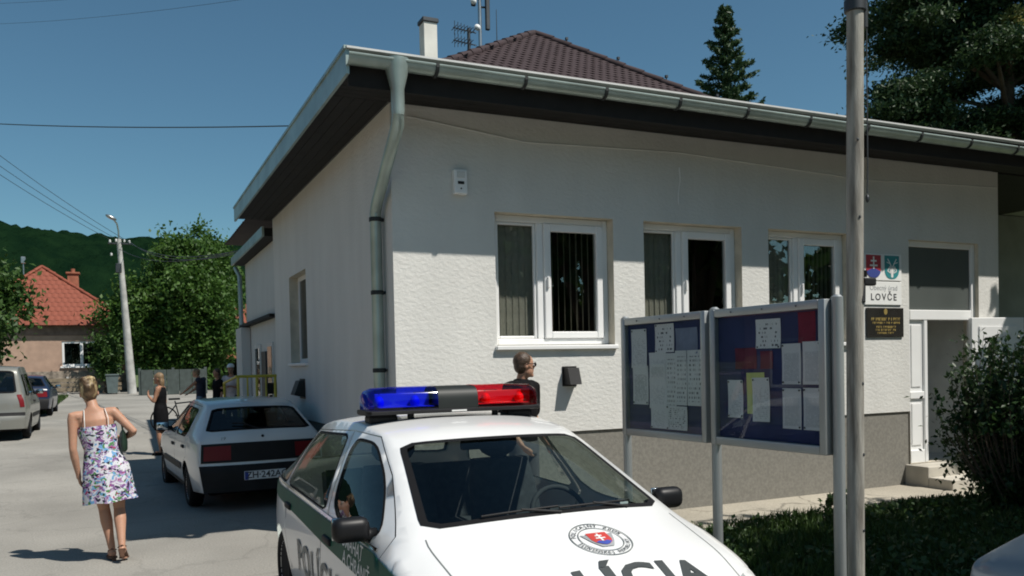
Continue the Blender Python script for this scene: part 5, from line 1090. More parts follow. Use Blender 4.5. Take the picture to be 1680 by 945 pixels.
g = MB(); R2 = [[(.015+.035*math.cos(t)*k, 8.93+.13*math.copysign(abs(math.sin(t))**.6, math.sin(t))*k2, z) for t in np.linspace(0, 2*math.pi, 20, endpoint=False)] for z, k, k2 in ((1.03, .7, .85), (1.05, 1.1, 1), (1.12, 1.15, 1), (1.20, .8, .95), (1.235, .25, .9))]; g.loft(R2); g.build('body', 'bag_green', hb_, smooth=50)
g = MB(); g.tube([(.015, 8.84, 1.22), (.0, 8.85, 1.34), (-.03, 8.90, 1.45), (-.02, 8.97, 1.43), (.01, 9.01, 1.30), (.015, 9.02, 1.22)], .007, 6); g.build('strap', 'bag_green', hb_)
# ---- woman in black, standing in the street
J = base_joints(1.66); k = 1.66/1.75
J.update(elL=(-.20, .06, 1.08), wrL=(-.10, .20, 1.20), head=(0, .03, 1.54))
w2, at, rot = person('person', 'woman in short black dress standing in the street, arm raised to her face', (.74, 18.5, zf(18.5)), R_(70), J, .96, 'skin_tan', .014, curl=(.6, .5), arms_palm={'L': ((1, 0, 0), (0, -1, 0), (.3, .2, 1))})
def bdress(mb): rings(mb, [(0, 0, .50, .17, .135), (0, 0, .62, .175, .14), (0, 0, .84, .18, .142), (0, 0, .95, .165, .125), (0, 0, 1.05, .135, .105), (0, .004, 1.20, .16, .122), (0, .0, 1.30, .16, .112), (0, -.01, 1.375, .12, .08)])
garment(w2, 'dress', 'black_cloth', bdress, .016)
def longhair(mb): mb.ell(at(0, -.07, -.08), (.075, .05, .13), 12, 8); mb.ell(at(0, -.065, -.19), (.06, .04, .09), 12, 8)
hair_cap(w2, at, rot, .96, 'hair_lightbrown', longhair, vox=.013)
for an, to in ((J['anL'], J['toL']), (J['anR'], J['toR'])): g = MB(); a, t = Vector(an), Vector(to); g.tube([(a.x, a.y-.05, .03), (a.x, a.y, .035), (t.x, t.y-.04, .028), (t.x, t.y+.02, .018)], [.036, .042, .046, .026], 10); g.build('shoe', 'black_cloth', w2, local=True, smooth=True)
# ---- man in black shirt and sunglasses by the wall
J = base_joints(1.86); J.update(shL=(-.20, -.01, 1.53), shR=(.20, -.01, 1.53), elL=(-.27, -.05, 1.22), wrL=(-.25, .10, .98), elR=(.27, -.05, 1.22), wrR=(.22, .12, .99), head=(0, .03, 1.735))
m1, at, rot = person('person', 'man in black shirt and dark sunglasses standing by the sunlit wall behind the police car', (3.60, 7.52, .03), R_(-150), J, 1.03, 'skin', .011, female=False, headface=(-.82, .58, 0), eyes_on=True)
# the head turns to his right: towards the entrance
def shirt(mb):
    k = 1.86/1.75; rings(mb, [(0, 0, .93*k, .178, .128), (0, 0, 1.02*k, .168, .120), (0, 0, 1.12*k, .170, .118), (0, .005, 1.27*k, .198, .132), (0, 0, 1.37*k, .205, .120), (0, -.01, 1.44*k, .185, .098), (0, -.015, 1.485*k, .11, .082), (0, -.015, 1.515*k, .072, .068)])
    for s in 'LR': limb(mb, [lerp(J['chest'], J['sh'+s], .5)[:2]+(J['sh'+s][2]-.02,), J['sh'+s], lerp(J['sh'+s], J['el'+s], .8)], [.078, .076, .068])
garment(m1, 'shirt', 'black_cloth', shirt, .013)
def pants(mb):
    rings(mb, [(0, 0, .86, .17, .125), (0, 0, .95, .175, .125), (0, 0, 1.01, .168, .12)])
    for s in 'LR': limb(mb, [J['hp'+s], J['kn'+s], J['an'+s]], [.105, .08, .062])
garment(m1, 'trousers', 'grey_cloth', pants, .016)
hair_cap(m1, at, rot, 1.03, 'hair_brown', vox=.009)
g = MB()
for s in (-1, 1): g.ell(at(s*.034, .096, .012), (.030, .010, .021), 12, 7, rot); g.tube([at(s*.062, .088, .018), at(s*.082, .03, .02), at(s*.084, -.02, .012)], .004, 6)
g.tube([at(-.012, .104, .018), at(.012, .104, .018)], .004, 6); g.build('sunglasses', 'black_plastic', m1, local=True, smooth=True)
for an, to in ((J['anL'], J['toL']), (J['anR'], J['toR'])): g = MB(); a, t = Vector(an), Vector(to); g.tube([(a.x, a.y-.06, .045), (a.x, a.y, .05), (t.x, t.y-.04, .035), (t.x, t.y+.03, .025)], [.042, .048, .05, .03], 10); g.build('shoe', 'black_cloth', m1, local=True, smooth=True)
# ---- three people chatting further down the street, with a bicycle
def casual(label, loc, rz, h, top, legs, hairm, sleeve=.5, fem=False, cap=None, upd=None, longh=False):
    J = base_joints(h); k = h/1.75
    if upd: J.update({a: tuple(c*k for c in b) for a, b in upd.items()})
    r, at, rot = person('person', label, loc, rz, J, .97, 'skin_tan', .017, female=fem)
    def tp(mb):
        rings(mb, [(0, 0, .90*k, .172, .122), (0, 0, 1.10*k, .155, .112), (0, .005, 1.27*k, .175, .122), (0, 0, 1.36*k, .178, .11), (0, -.012, 1.43*k, .14, .08)])
        for s in 'LR': limb(mb, [lerp(J['chest'], J['sh'+s], .5)[:2]+(J['sh'+s][2]-.02,), J['sh'+s], lerp(J['sh'+s], J['el'+s], sleeve)], [.07, .068, .06])
    garment(r, 'shirt', top, tp, .02)
    def pt(mb):
        rings(mb, [(0, 0, .84*k, .165, .12), (0, 0, .93*k, .17, .12)])
        for s in 'LR': limb(mb, [J['hp'+s], J['kn'+s], J['an'+s]], [.102, .08, .065])
    garment(r, 'trousers', legs, pt, .02)
    ex = (lambda mb: mb.ell(at(0, -.07, -.1), (.075, .05, .14), 12, 8)) if longh else None
    hair_cap(r, at, rot, .97, hairm, ex, vox=.014)
    if cap: g = MB(); g.ell(at(0, -.015, .085), (.09, .1, .07), 14, 8, rot); g.ell(at(0, .095, .06), (.07, .07, .012), 12, 6, rot); g.build('cap', cap, r, local=True, smooth=True)
    for an, to in ((J['anL'], J['toL']), (J['anR'], J['toR'])): g = MB(); a, t = Vector(an), Vector(to); g.tube([(a.x, a.y-.06, .045), (a.x, a.y, .05), (t.x, t.y-.04, .035), (t.x, t.y+.03, .025)], [.042, .048, .05, .03], 8); g.build('shoe', 'black_cloth', r, local=True, smooth=True)
    return r
GZ_ = zf(23.4)
casual('person in dark sleeveless top and pale jeans leaning over a bicycle', (1.93, 23.5, GZ_), R_(60), 1.70, 'navy_cloth', 'denim', 'hair_lightbrown', .12, True, upd=dict(neck=(0, .06, 1.45), head=(0, .13, 1.59), chest=(0, .05, 1.26), elL=(-.19, .22, 1.22), wrL=(-.15, .42, 1.08), elR=(.19, .2, 1.2), wrR=(.16, .4, 1.06)))
casual('person all in black standing between the cyclist and the person in a cap', (2.30, 23.1, GZ_), R_(110), 1.64, 'black_cloth', 'black_cloth', 'hair_brown', .9, True, longh=True)
casual('person in pale top and dark white-fronted cap beside the annex railing', (2.62, 22.9, GZ_), R_(150), 1.74, 'pale_cloth', 'grey_cloth', 'hair_brown', .5, False, cap='sign_white', upd=dict(elL=(-.24, .1, 1.16), wrL=(-.08, .22, 1.2), elR=(.24, .1, 1.16), wrR=(.08, .22, 1.16)))
bk = thing('bicycle', 'bicycle standing across the street in front of the chatting people', 'bicycle', (1.55, 23.9, zf(23.9)), R_(8))
M('bike_paint', (.05, .05, .055), .3, coat=.4)
for yx, nm in ((-.52, 'wheel'), (.52, 'wheel')):
    g = MB(); g.tube([(yx+.33*math.cos(t), 0, .34+.33*math.sin(t)) for t in np.linspace(0, 2*math.pi, 33)], .018, 8, cap=False); wo = g.build('wheel', 'rubber', bk, local=True, smooth=True)
    g = MB(); g.tube([(yx, -.04, .34), (yx, .04, .34)], .02, 8)
    for q in range(12): t = 2*math.pi*q/12; g.tube([(yx, 0, .34), (yx+.315*math.cos(t), 0, .34+.315*math.sin(t))], .0025, 4)
    g.build('spokes', 'steel', wo, local=True)
g = MB()
for p, q in (((-.52, 0, .34), (-.13, 0, .30)), ((-.13, 0, .30), (-.25, 0, .82)), ((-.52, 0, .34), (-.22, 0, .72)), ((-.22, 0, .75), (.36, 0, .80)), ((-.13, 0, .30), (.38, 0, .74)), ((.35, 0, .86), (.52, 0, .34))): g.tube([p, q], .017, 8)
g.build('frame', 'bike_paint', bk, local=True, smooth=50)
g = MB(); g.tube([(.35, 0, .86), (.33, 0, .98), (.36, -.25, 1.02)], .013, 6); g.tube([(.33, 0, .98), (.36, .25, 1.02)], .013, 6); g.build('handlebar', 'steel', bk, local=True)
g = MB(); g.loft([[(x, w_*math.cos(t), .87+.025*math.sin(t)) for t in np.linspace(0, 2*math.pi, 10, endpoint=False)] for x, w_ in ((-.40, .05), (-.34, .075), (-.22, .045), (-.12, .02))]); g.build('saddle', 'black_plastic', bk, local=True, smooth=True)
g = MB(); g.lathe([(.09, -.004), (.09, .004)], 16, (-.13, .03, .30), 'Y'); g.tube([(-.13, .05, .30), (-.03, .05, .16)], .010, 6); g.tube([(-.13, -.05, .30), (-.23, -.05, .44)], .010, 6); g.obox((-.03, .09, .16), (.08, .08, .02)); g.obox((-.23, -.09, .44), (.08, .08, .02)); g.build('crank', 'steel_dark', bk, local=True)

# ================================================================== TREES, BUSH, GRASS
LEAF('leaf_walnut', (.035, .085, .014), (.085, .165, .028), .34); LEAF('leaf_left', (.028, .070, .014), (.070, .135, .028), .30); LEAF('needle_spruce', (.028, .062, .025), (.070, .118, .048), .2); LEAF('needle_pine', (.020, .048, .018), (.058, .098, .034), .22)
LEAF('leaf_bush', (.012, .036, .010), (.040, .082, .022), .25, rough=.45); LEAF('grass_blade', (.022, .05, .010), (.06, .105, .022), .3); LEAF('leaf_ground', (.020, .050, .014), (.055, .10, .028), .25); LEAF('leaf_gold', (.22, .22, .06), (.32, .30, .09), .3)
def leaf_mesh(name, C_, size, mat, parent, stretch=1.6, up=.3, jit=.35, dirs=None, fold=.18):
    """many small folded leaf blades, each its own pair of faces, as one mesh"""
    n = len(C_); C_ = np.asarray(C_, float)
    d = rng.normal(size=(n, 3)) if dirs is None else np.asarray(dirs)+rng.normal(size=(n, 3))*jit
    d /= np.linalg.norm(d, axis=1)[:, None]+1e-9; nn = rng.normal(size=(n, 3)); nn[:, 2] += up; nn -= d*(nn*d).sum(1)[:, None]; nn /= np.linalg.norm(nn, axis=1)[:, None]+1e-9; b = np.cross(d, nn)
    s = size*rng.uniform(.65, 1.35, n)[:, None]
    p0 = C_-d*s*stretch*.5; p1 = C_+b*s*.5+nn*s*fold; p2 = C_+d*s*stretch*.5; p3 = C_-b*s*.5+nn*s*fold
    V = np.stack([p0, p1, p2, p3], 1).reshape(-1, 3)
    if parent is not None: V = V-np.array(base_of(parent))
    me = bpy.data.meshes.new(name); me.vertices.add(4*n); me.vertices.foreach_set('co', V.ravel()); me.loops.add(6*n)
    base = (np.arange(n)*4)[:, None]; idx = (base+np.array([0, 1, 2, 0, 2, 3])).ravel(); me.loops.foreach_set('vertex_index', idx.astype(np.int32)); me.polygons.add(2*n); me.polygons.foreach_set('loop_start', np.arange(0, 6*n, 3, dtype=np.int32)); me.polygons.foreach_set('loop_total', np.full(2*n, 3, np.int32))
    me.update(calc_edges=True); me.materials.append(MATS[mat]); o = bpy.data.objects.new(name, me); COL.objects.link(o)
    if parent is not None: o.parent = parent
    return o
def clumps(c, r, n, per, spread, shell=.55, flat=1., lobes=None):
    """leaf positions: n clumps inside an uneven ellipsoid, per leaves each"""
    u = rng.normal(size=(n, 3)); u /= np.linalg.norm(u, axis=1)[:, None]; rad = (shell+(1-shell)*rng.random(n)**.6)[:, None]
    wob = 1+.18*np.sin(u[:, :1]*5+1.3)+.15*np.sin(u[:, 1:2]*7+u[:, 2:]*4)
    cc = np.array(c)+u*rad*np.array(r)*wob
    sp = spread*rng.uniform(.6, 1.3, n)
    k = rng.integers(0, n, n*per); off = rng.normal(size=(n*per, 3))*sp[k][:, None]*np.array([1, 1, flat]); return cc[k]+off, cc
def trunk_limbs(mb, base, top, r, targets, wob=.12):
    b, t = Vector(base), Vector(top); pts = [b.lerp(t, k/6)+Vector((random.uniform(-wob, wob), random.uniform(-wob, wob), 0))*(k > 0) for k in range(7)]; mb.tube(pts, [r*(1.25 if k == 0 else 1-.11*k) for k in range(7)], 10)
    for q in targets:
        q = Vector(q); s = pts[random.randint(2, 6)]; m = s.lerp(q, .5)+Vector((0, 0, .25)); mb.tube([s, m, q], [r*.38, r*.22, r*.07], 7)
def broadleaf(name, label, base, trunk_h, c, r, n, per, spread, leaf, mat, group=None, parts=1, shell=.5):
    t = thing(name, label, 'tree', base, 0, group); P_, cc = clumps(c, r, n, per, spread, shell); leaf_mesh('crown', P_, leaf, mat, t)
    mb = MB(); trunk_limbs(mb, base, (c[0], c[1], c[2]), max(.12, .035*(c[2]+r[2]-base[2])), cc[rng.integers(0, len(cc), 14)]); mb.build('trunk', 'bark', t, smooth=60); return t
def spruce(name, label, base, h, r0, mat='needle_spruce', size=.16, n_br=150, per=46, group=None, top_open=.0):
    t = thing(name, label, 'tree', base, 0, group); b = np.array(base, float); P_, D_ = [], []; mb = MB(); mb.tube([base, (base[0], base[1], base[2]+h)], [.02*h, .01], 8)
    for i in range(n_br):
        f = (i+.5)/n_br; z = h*(.10+.90*f); L_ = r0*(1-f)**.85*rng.uniform(.65, 1.15)+.12; a = i*2.399+rng.uniform(-.3, .3); dv = np.array([math.cos(a), math.sin(a), 0]); k = max(6, int(per*(.35+L_/r0))); s = rng.random(k)**.75
        droop = -.10*L_*s**1.5+.22*L_*s**3+.12*L_*s; p = b+np.array([0, 0, z])+dv*(s*L_)[:, None]+np.array([0, 0, 1])*droop[:, None]; side = np.array([-dv[1], dv[0], 0]); p = p+side*(rng.normal(size=k)*.13*L_*(1.1-s)+rng.normal(size=k)*.05)[:, None]+rng.normal(size=(k, 3))*.05
        P_.append(p); D_.append(np.tile(dv*.8+np.array([0, 0, .25]), (k, 1))); 
        if i % 2 == 0: mb.tube([b+np.array([0, 0, z]), b+np.array([0, 0, z+.05*L_])+dv*L_*.85], [.02+.012*L_, .006], 5)
    leaf_mesh('crown', np.concatenate(P_), size, mat, t, 2.8, .6, .6, np.concatenate(D_)); mb.build('trunk', 'bark', t, smooth=60); return t
def pine(name, label, base, h, pads, mat='needle_pine', size=.20, group=None, per=420, gold=None):
    """open old conifer: layered pads of needles at the ends of long limbs"""
    t = thing(name, label, 'tree', base, 0, group); P_ = []; mb = MB(); top = (base[0]+.3, base[1], base[2]+h); mb.tube([lerp(base, top, k/6) for k in range(7)], [.022*h*(1-.13*k) for k in range(7)], 10)
    for (dx, dy, z, rr, flat) in pads:
        c = np.array([base[0]+dx, base[1]+dy, base[2]+z]); s = Vector((base[0]+.15, base[1], base[2]+z-.35*math.hypot(dx, dy)-.2)); mb.tube([s, s.lerp(Vector(c), .6)+Vector((0, 0, .1)), Vector(c)], [.10, .06, .02], 6)
        nsub = max(4, int(5*rr)); 
        for _ in range(nsub):
            q = c+rng.normal(size=3)*np.array([rr*.5, rr*.5, rr*flat*.55]); P_.append(q+rng.normal(size=(int(per*rr/nsub), 3))*np.array([rr*.30, rr*.30, rr*flat*.30]))
    P_ = np.concatenate(P_); D_ = P_-np.array([base[0], base[1], 0]); D_[:, 2] = 0; D_ /= np.linalg.norm(D_, axis=1)[:, None]+1e-6; D_[:, 2] = -.25; leaf_mesh('crown', P_, size, mat, t, 2.3, .7, 1.1, D_); mb.build('trunk', 'bark', t, smooth=60)
    if gold: q = np.array(gold); leaf_mesh('dry_spray', q+rng.normal(size=(420, 3))*np.array([.24, .24, .17]), .08, 'leaf_gold', t, 2.0, .6)['kind'] = 'stuff'
    return t
# big leafy tree over the street end, smaller ones around it
G0 = zf(45)
broadleaf('walnut_tree', 'large dense green tree overhanging the far end of the street', (3.7, 53.4, zf(53)), 2, (3.55, 53.4, 5.0), (3.75, 2.6, 3.8), 250, 200, .42, .155, 'leaf_walnut', shell=.35)
broadleaf('tall_tree', 'taller light green tree top showing above the dense street tree', (5.2, 57, zf(57)), 3, (5.0, 56.8, 8.0), (2.1, 1.7, 2.3), 80, 190, .42, .16, 'leaf_walnut')
broadleaf('street_tree', 'green tree at the left edge hanging over the parked van', (-5.2, 33.5, zf(33)), 2, (-4.7, 32.8, 3.9), (1.75, 2.0, 1.9), 90, 170, .32, .13, 'leaf_left')
broadleaf('roadside_shrub', 'low dark shrub in front of the red roofed house', (-.75, 51.8, zf(52)), .4, (-.6, 51.8, 2.9), (.6, .6, 1.2), 30, 110, .2, .13, 'leaf_left')
# conifers behind the building
spruce('spruce_tree', 'slim young spruce rising behind the roof right of the brown ridge', (25.1, 30.6, 1.0), 16.6, 4.4, size=.075, n_br=200, per=270)
def rpads(n, zr, rr, seed): 
    r_ = np.random.default_rng(seed); return [(r_.normal()*rr*(1.15-.6*k/n), r_.normal()*rr*.8*(1.15-.6*k/n), zr[0]+(zr[1]-zr[0])*k/n+r_.uniform(-.4, .4), r_.uniform(.9, 1.7), .35) for k in range(n)]
pine('pine_tree', 'large dark spreading pine behind the right end of the roof', (24.9, 17.3, 0), 15.5, rpads(60, (4.5, 15.5), 2.3, 3)+[(-3.2, .4, 11.2, 1.1, .3), (-3.4, .3, 9.5, 1.2, .3), (-3.0, .5, 12.6, .9, .3), (-2.6, .2, 7.8, 1.4, .35), (-3.5, 0, 8.2, .9, .3), (-2.2, 0, 13.6, 1.1, .3), (-1.8, 0, 6.5, 1.5, .4), (-2.0, 0, 5.5, 1.5, .4)], size=.062, per=4200, gold=(23.3, 15.8, 11.2))
pine('pine_tree', 'dark conifer filling the upper right corner beyond the eave', (28.2, 16.0, 0), 15, rpads(55, (3.5, 15), 2.3, 8), size=.062, per=3600)
broadleaf('garden_tree', 'dark leafy treetop just above the roof edge behind the flag pole', (20.9, 20.8, 0), 3, (21.3, 20.4, 6.9), (1.7, 1.6, 1.4), 45, 150, .3, .13, 'leaf_left')
# shade trees right of the camera, beyond the frame: their shadow lies on the lawn
for (x, y, h, r) in ((9.3, .9, 6.2, 2.0), (12.6, .5, 6.6, 2.4), (14.6, 5.3, 5.2, 1.8)):
    broadleaf('lawn_tree', ('slimmer leafy tree right of the frame whose shadow lies on the lawn' if x < 10 else 'broader leafy tree right of the frame whose shadow lies on the lawn' if x < 13 else 'leafy tree right of the frame shading the recessed wall'), (x, y-.4, 0), 2, (x, y, h), (r, 1.9, 2.0), 80, 90, .36, .22, 'leaf_left', group='shade trees by the lawn')
for i, (x, y, h) in enumerate(((8, -17, 7), (15, -15, 8.5), (22, -12, 8), (29, -8, 8), (-1, -20, 7.5))):
    broadleaf('opposite_tree', ('first', 'second', 'third', 'fourth', 'last')[i]+' tree in the row across the road behind the viewpoint', (x, y, 0), 2, (x, y, h*.58), (3.6, 2.4, h*.45), 60, 80, .55, .42, 'leaf_left', group='trees across the road behind the viewpoint')
# ---- bush by the entrance: upright twigs and small leathery leaves
bu = thing('entrance_bush', 'dark leafy bush with upright twigs beside the entrance steps', 'bush', (8.90, 5.97, .03)); mb = MB(); P_ = []; D_ = []
for i in range(190):
    a = rng.uniform(0, 2*math.pi); L_ = rng.uniform(1.1, 2.05)*(1 if rng.random() < .8 else .75); tilt = min(.55, abs(rng.normal())*.24); b = Vector((8.90+.22*math.cos(a)*rng.random(), 5.97+.22*math.sin(a)*rng.random(), .03)); d = Vector((math.cos(a)*math.sin(tilt), math.sin(a)*math.sin(tilt), math.cos(tilt))); pts = [b+d*L_*t+Vector((0, 0, -.10*L_*tilt*t*t))+Vector((math.cos(a), math.sin(a), 0))*.22*math.sin(math.pi*min(1, t*.8)) for t in np.linspace(0, 1, 6)]
    mb.tube(pts, [.009, .008, .007, .005, .004, .002], 5)
    n = 120; s = rng.uniform(.10, 1.02, n); Q = np.array([pts[min(5, int(t*5))].lerp(pts[min(5, int(t*5)+1)], t*5-int(t*5)) for t in np.minimum(s, .999)]); P_.append(Q+rng.normal(size=(n, 3))*.035); D_.append(np.tile(np.array(d)*.5, (n, 1)))
P_.append(np.array([8.90, 5.97, .72])+rng.normal(size=(9000, 3))*np.array([.34, .34, .36])); D_.append(np.zeros((9000, 3))+.01)
P_ = np.concatenate(P_); k_ = (P_[:, 2] > .05) & ((P_[:, 0] > 8.48) | (P_[:, 2] > .95))
leaf_mesh('foliage', P_[k_], .036, 'leaf_bush', bu, 1.9, .5, .7, np.concatenate(D_)[k_]); mb.build('twigs', 'bark', bu)
# ---- small weeds where path and lawn meet
for i, (x, y) in enumerate(((7.15, 7.10), (7.45, 7.12))):
    wd = thing('path_weed', ('smaller' if i else 'larger')+' weed sprouting at the lawn edge right of the flag pole', 'plant', (x, y, .03), group='weeds at the lawn edge'); mb = MB(); Q = []
    for j in range(7):
        a = rng.uniform(0, 6.28); hgt = rng.uniform(.14, .30)*(1 if i == 0 else .85); q = Vector((x+.10*math.cos(a), y+.07*math.sin(a), .03+hgt)); mb.tube([(x, y, .02), q], [.005, .003], 5); Q += [np.array((x, y, .03))+(np.array(q)-np.array((x, y, .03)))*t for t in rng.uniform(.45, 1.05, 9)]
    leaf_mesh('leaves', np.array(Q)+rng.normal(size=(len(Q), 3))*.012, .045, 'leaf_ground', wd, 1.7, .8); mb.build('stems', 'bark', wd)
# ---- lawn: blades and broad-leaved ground cover
n = 52000; X = rng.uniform(3.4, 13.5, n); Y = rng.uniform(2.95, 6.97, n); hgt = .10+.06*np.sin(X*2.1+Y*3.3)*np.sin(Y*2.7-X*1.2)+rng.uniform(-.03, .05, n)
leaf_mesh('lawn_grass', np.stack([X, Y, .03+hgt*.5], 1), .016, 'grass_blade', None, 8.5, .0, .38, np.tile([0, 0, 1.], (n, 1)), .0)['kind'] = 'stuff'
n = 26000; X = rng.uniform(3.4, 13.5, n); Y = rng.uniform(2.95, 6.93, n); Z = .05+rng.random(n)**2*.10*(1.1+np.sin(X*1.7+1)*np.sin(Y*2.3))
leaf_mesh('lawn_weeds', np.stack([X, Y, Z], 1), .040, 'leaf_ground', None, 1.4, 1.2)['kind'] = 'stuff'
n = 16000; X = rng.uniform(-9, -2.4, n); Y = rng.uniform(34, 49, n)
leaf_mesh('verge_grass', np.stack([X, Y, np.array([zf(y) for y in Y])+.05], 1), .05, 'grass_blade', None, 4, .0, .4, np.tile([0, 0, 1.], (n, 1)), .0)['kind'] = 'stuff'

# ================================================================== FAR END OF THE STREET
M('house_pink', (.40, .27, .20), .92, var=.12, scale=2, bump=.2); M('house_shade', (.20, .14, .11), .95, var=.25, scale=3); M('stone_base', (.24, .20, .16), .95, var=.45, scale=4, bump=.6, bscale=5, bdist=.05); M('ochre', (.50, .33, .16), .9, var=.1); M('fence_grey_shaded', (.055, .07, .065), .8, var=.2)
HZ = zf(54)
hs = thing('red_roof_house', 'low pink plastered house with steep red tiled roof at the street end', 'house', (-3.2, 58, HZ))
def hrect(y, x0, x1, z0, z1): return [(x0, y, z0), (x1, y, z0), (x1, y, z1), (x0, y, z1)]
HY = 55.0; EV = 4.75
w = MB(); v, f = panel(rect(-8, .6, HZ, EV), [rect(-2.95, -.95, 2.28, 3.72)]); w.add([(p[0], HY, p[1]) for p in v], f); w.box(-8, .6, HY+.3, 64, HZ, EV); w.build('wall', 'house_pink', hs)
g = MB(); g.bbox(-8.02, .62, HY-.06, HY-.005, HZ-.1, 2.0, .01, 1); g.build('stone_base', 'stone_base', hs)
g = MB(); g.bbox(-8.02, .62, HY-.04, HY-.004, 4.05, 4.70, .01, 1); g.build('painted_eave_shade', 'house_shade', hs)  # eave shade painted as a strip in a darker wall tone
fr = MB(); frame_bars(fr, -2.95, -.95, 2.28, 3.72, HY+.04, HY+.14, .12); fr.bbox(-2.02, -1.86, HY+.041, HY+.139, 2.40, 3.60, .008, 1); wn = fr.build('window', 'pvc', hs)
for a, b in ((-2.84, -2.0), (-1.88, -1.06)): g = MB(); g.box(a, b, HY+.09, HY+.1, 2.38, 3.62); g.build('pane', 'dark_glass', wn)
g = MB(); g.bbox(-3.05, -.85, HY-.10, HY+.04, 2.18, 2.275, .01, 1); g.build('sill', 'pvc', wn)
g = MB(); g.box(-2.9, -2.45, HY+.2, HY+.22, 2.4, 3.6); g.box(-1.4, -1.1, HY+.2, HY+.22, 2.4, 3.6); g.build('curtain', 'pvc_dim', wn)
e1, e2, e3, e4 = (-8.4, HY-.45, EV-.12), (1.0, HY-.45, EV-.12), (1.0, 64.5, EV-.12), (-8.4, 64.5, EV-.12); r1, r2 = (-4.0, HY+2.6, 8.25), (-4.0, 62.5, 8.25)
g = MB(); g.add([e1, e2, e3, e4, r1, r2], [(0, 1, 4), (1, 2, 5, 4), (2, 3, 5), (3, 0, 4, 5), (3, 2, 1, 0)]); hr = g.build('roof', 'tile_red', hs)
tile_slope(hr, hs, e1, e2, [r1], .33, .36, 'tile_red', 160); tile_slope(hr, hs, e2, e3, [r2, r1], .33, .36, 'tile_red', 0)
ridge(hr, r1, e1, 14, .10, 'tile_red'); ridge(hr, r1, e2, 14, .10, 'tile_red'); ridge(hr, r1, r2, 8, .10, 'tile_red')
g = MB(); g.bbox(-2.7, -2.1, 58.2, 58.8, 6.2, 7.95, .01, 1); ch = g.build('chimney', 'brick_red', hr); g = MB(); g.bbox(-2.78, -2.02, 58.12, 58.88, 7.95, 8.05, .01, 1); g.build('chimney_cap', 'brick_red', ch); g = MB(); g.tube([(-2.4, 58.5, 8.03), (-2.4, 58.5, 8.28)], .12, 10); g.build('chimney_pot', 'brick_red', ch)
g = MB(); g.tube([(-4.9, 57, 7.2), (-4.9, 57, 8.5)], .04, 6); g.bbox(-5.02, -4.78, 56.9, 57.1, 8.35, 8.75, .03, 1); g.build('roof_vent', 'steel', hr)
# fence and low wall before the house, bin, gate under the tree
M('bin_grey', (.10, .13, .13), .6); M('wood_fence', (.20, .16, .11), .9, var=.3)
pf = thing('plank_fence', 'low weathered plank fence in front of the red roofed house', 'fence', (-3, 52.6, HZ))
for k in range(3):
    g = MB(); g.bbox(-6.5, .1, 52.58, 52.62, HZ+.12+.26*k, HZ+.31+.26*k, .005, 1); g.build('rail_board', 'wood_fence', pf)
for k in range(6): g = MB(); x = -6.4+1.27*k; g.bbox(x-.06, x+.06, 52.63, 52.73, HZ-.05, HZ+.92, .008, 1); g.build('post', 'concrete_pole', pf)
gf = thing('sheet_gate', 'grey sheet metal gate and fence under the large tree, tree shade put into its colour', 'gate', (3, 47.5, G0))
for k in range(5):
    x = 1.0+.62*k; g = MB(); g.bbox(x, x+.6, 47.5, 47.54, G0+.05, G0+1.35, .01, 1); g.build('panel', 'fence_grey_shaded', gf)  # grey darkened to carry the tree's shade in the colour
for k in range(3): g = MB(); x = .95+1.6*k; g.bbox(x-.07, x+.07, 47.55, 47.7, G0-.05, G0+1.45, .01, 1); g.build('post', 'fence_grey_shaded', gf)
bn = thing('wheelie_bin', 'grey wheeled bin standing beside the lamp post', 'bin', (-.35, 50.6, zf(50.6)))
b_ = zf(50.6); g = MB(); g.loft([[(-.35+sx*w_, 50.6+sy*w_*1.1, b_+z) for sx, sy in ((-1, -1), (1, -1), (1, 1), (-1, 1))] for z, w_ in ((.06, .24), (1.0, .31))]); g.build('body', 'bin_grey', bn)
g = MB(); g.bbox(-.69, -.01, 50.22, 50.96, b_+1.0, b_+1.08, .02, 2); g.build('lid', 'bin_grey', bn)
for sx in (-1, 1): g = MB(); g.lathe([(.10, -.03), (.10, .03)], 14, (-.35+sx*.2, 50.95, b_+.1), 'X'); g.build('wheel', 'rubber', bn)
bx_ = thing('letter_box', 'small pale meter cabinet on the wall left of the lamp post', 'cabinet', (-.05, HY-.1, 2.0)); g = MB(); g.bbox(-.2, .12, HY-.22, HY-.065, 2.0, 2.6, .02, 1); g.build('case', 'pvc_dim', bx_); g = MB(); g.bbox(-.17, .09, HY-.232, HY-.221, 2.05, 2.55, .01, 1); g.build('cover', 'pvc', bx_)
oh = thing('ochre_house', 'ochre house with dark open garage glimpsed under the tree canopy', 'house', (7, 61, HZ))
v, f = panel(rect(4.2, 9.5, HZ, 4.2), [rect(5.6, 8.2, HZ, 2.65)]); g = MB(); g.add([(p[0], 60, p[1]) for p in v], f); g.box(4.2, 9.5, 62.5, 66, HZ, 4.2); g.build('wall', 'ochre', oh)
g = MB(); g.box(5.5, 8.3, 60.02, 62.4, HZ, 2.8); g.f = [q[::-1] for q in g.f]; g.f.pop(2); g.m.pop(); g.build('garage', 'dark_room', oh)
g = MB(); g.bbox(5.3, 8.5, 59.7, 60.0, 2.65, 3.0, .02, 1); g.build('lintel', 'brick_red', oh)
g = MB(); g.add([(3.9, 59.6, 4.15), (9.8, 59.6, 4.15), (9.8, 66.3, 4.15), (3.9, 66.3, 4.15), (3.9, 63, 6.6), (9.8, 63, 6.6)], [(0, 1, 5, 4), (2, 3, 4, 5), (0, 4, 3), (1, 2, 5), (3, 2, 1, 0)]); g.build('roof', 'tile_red', oh)
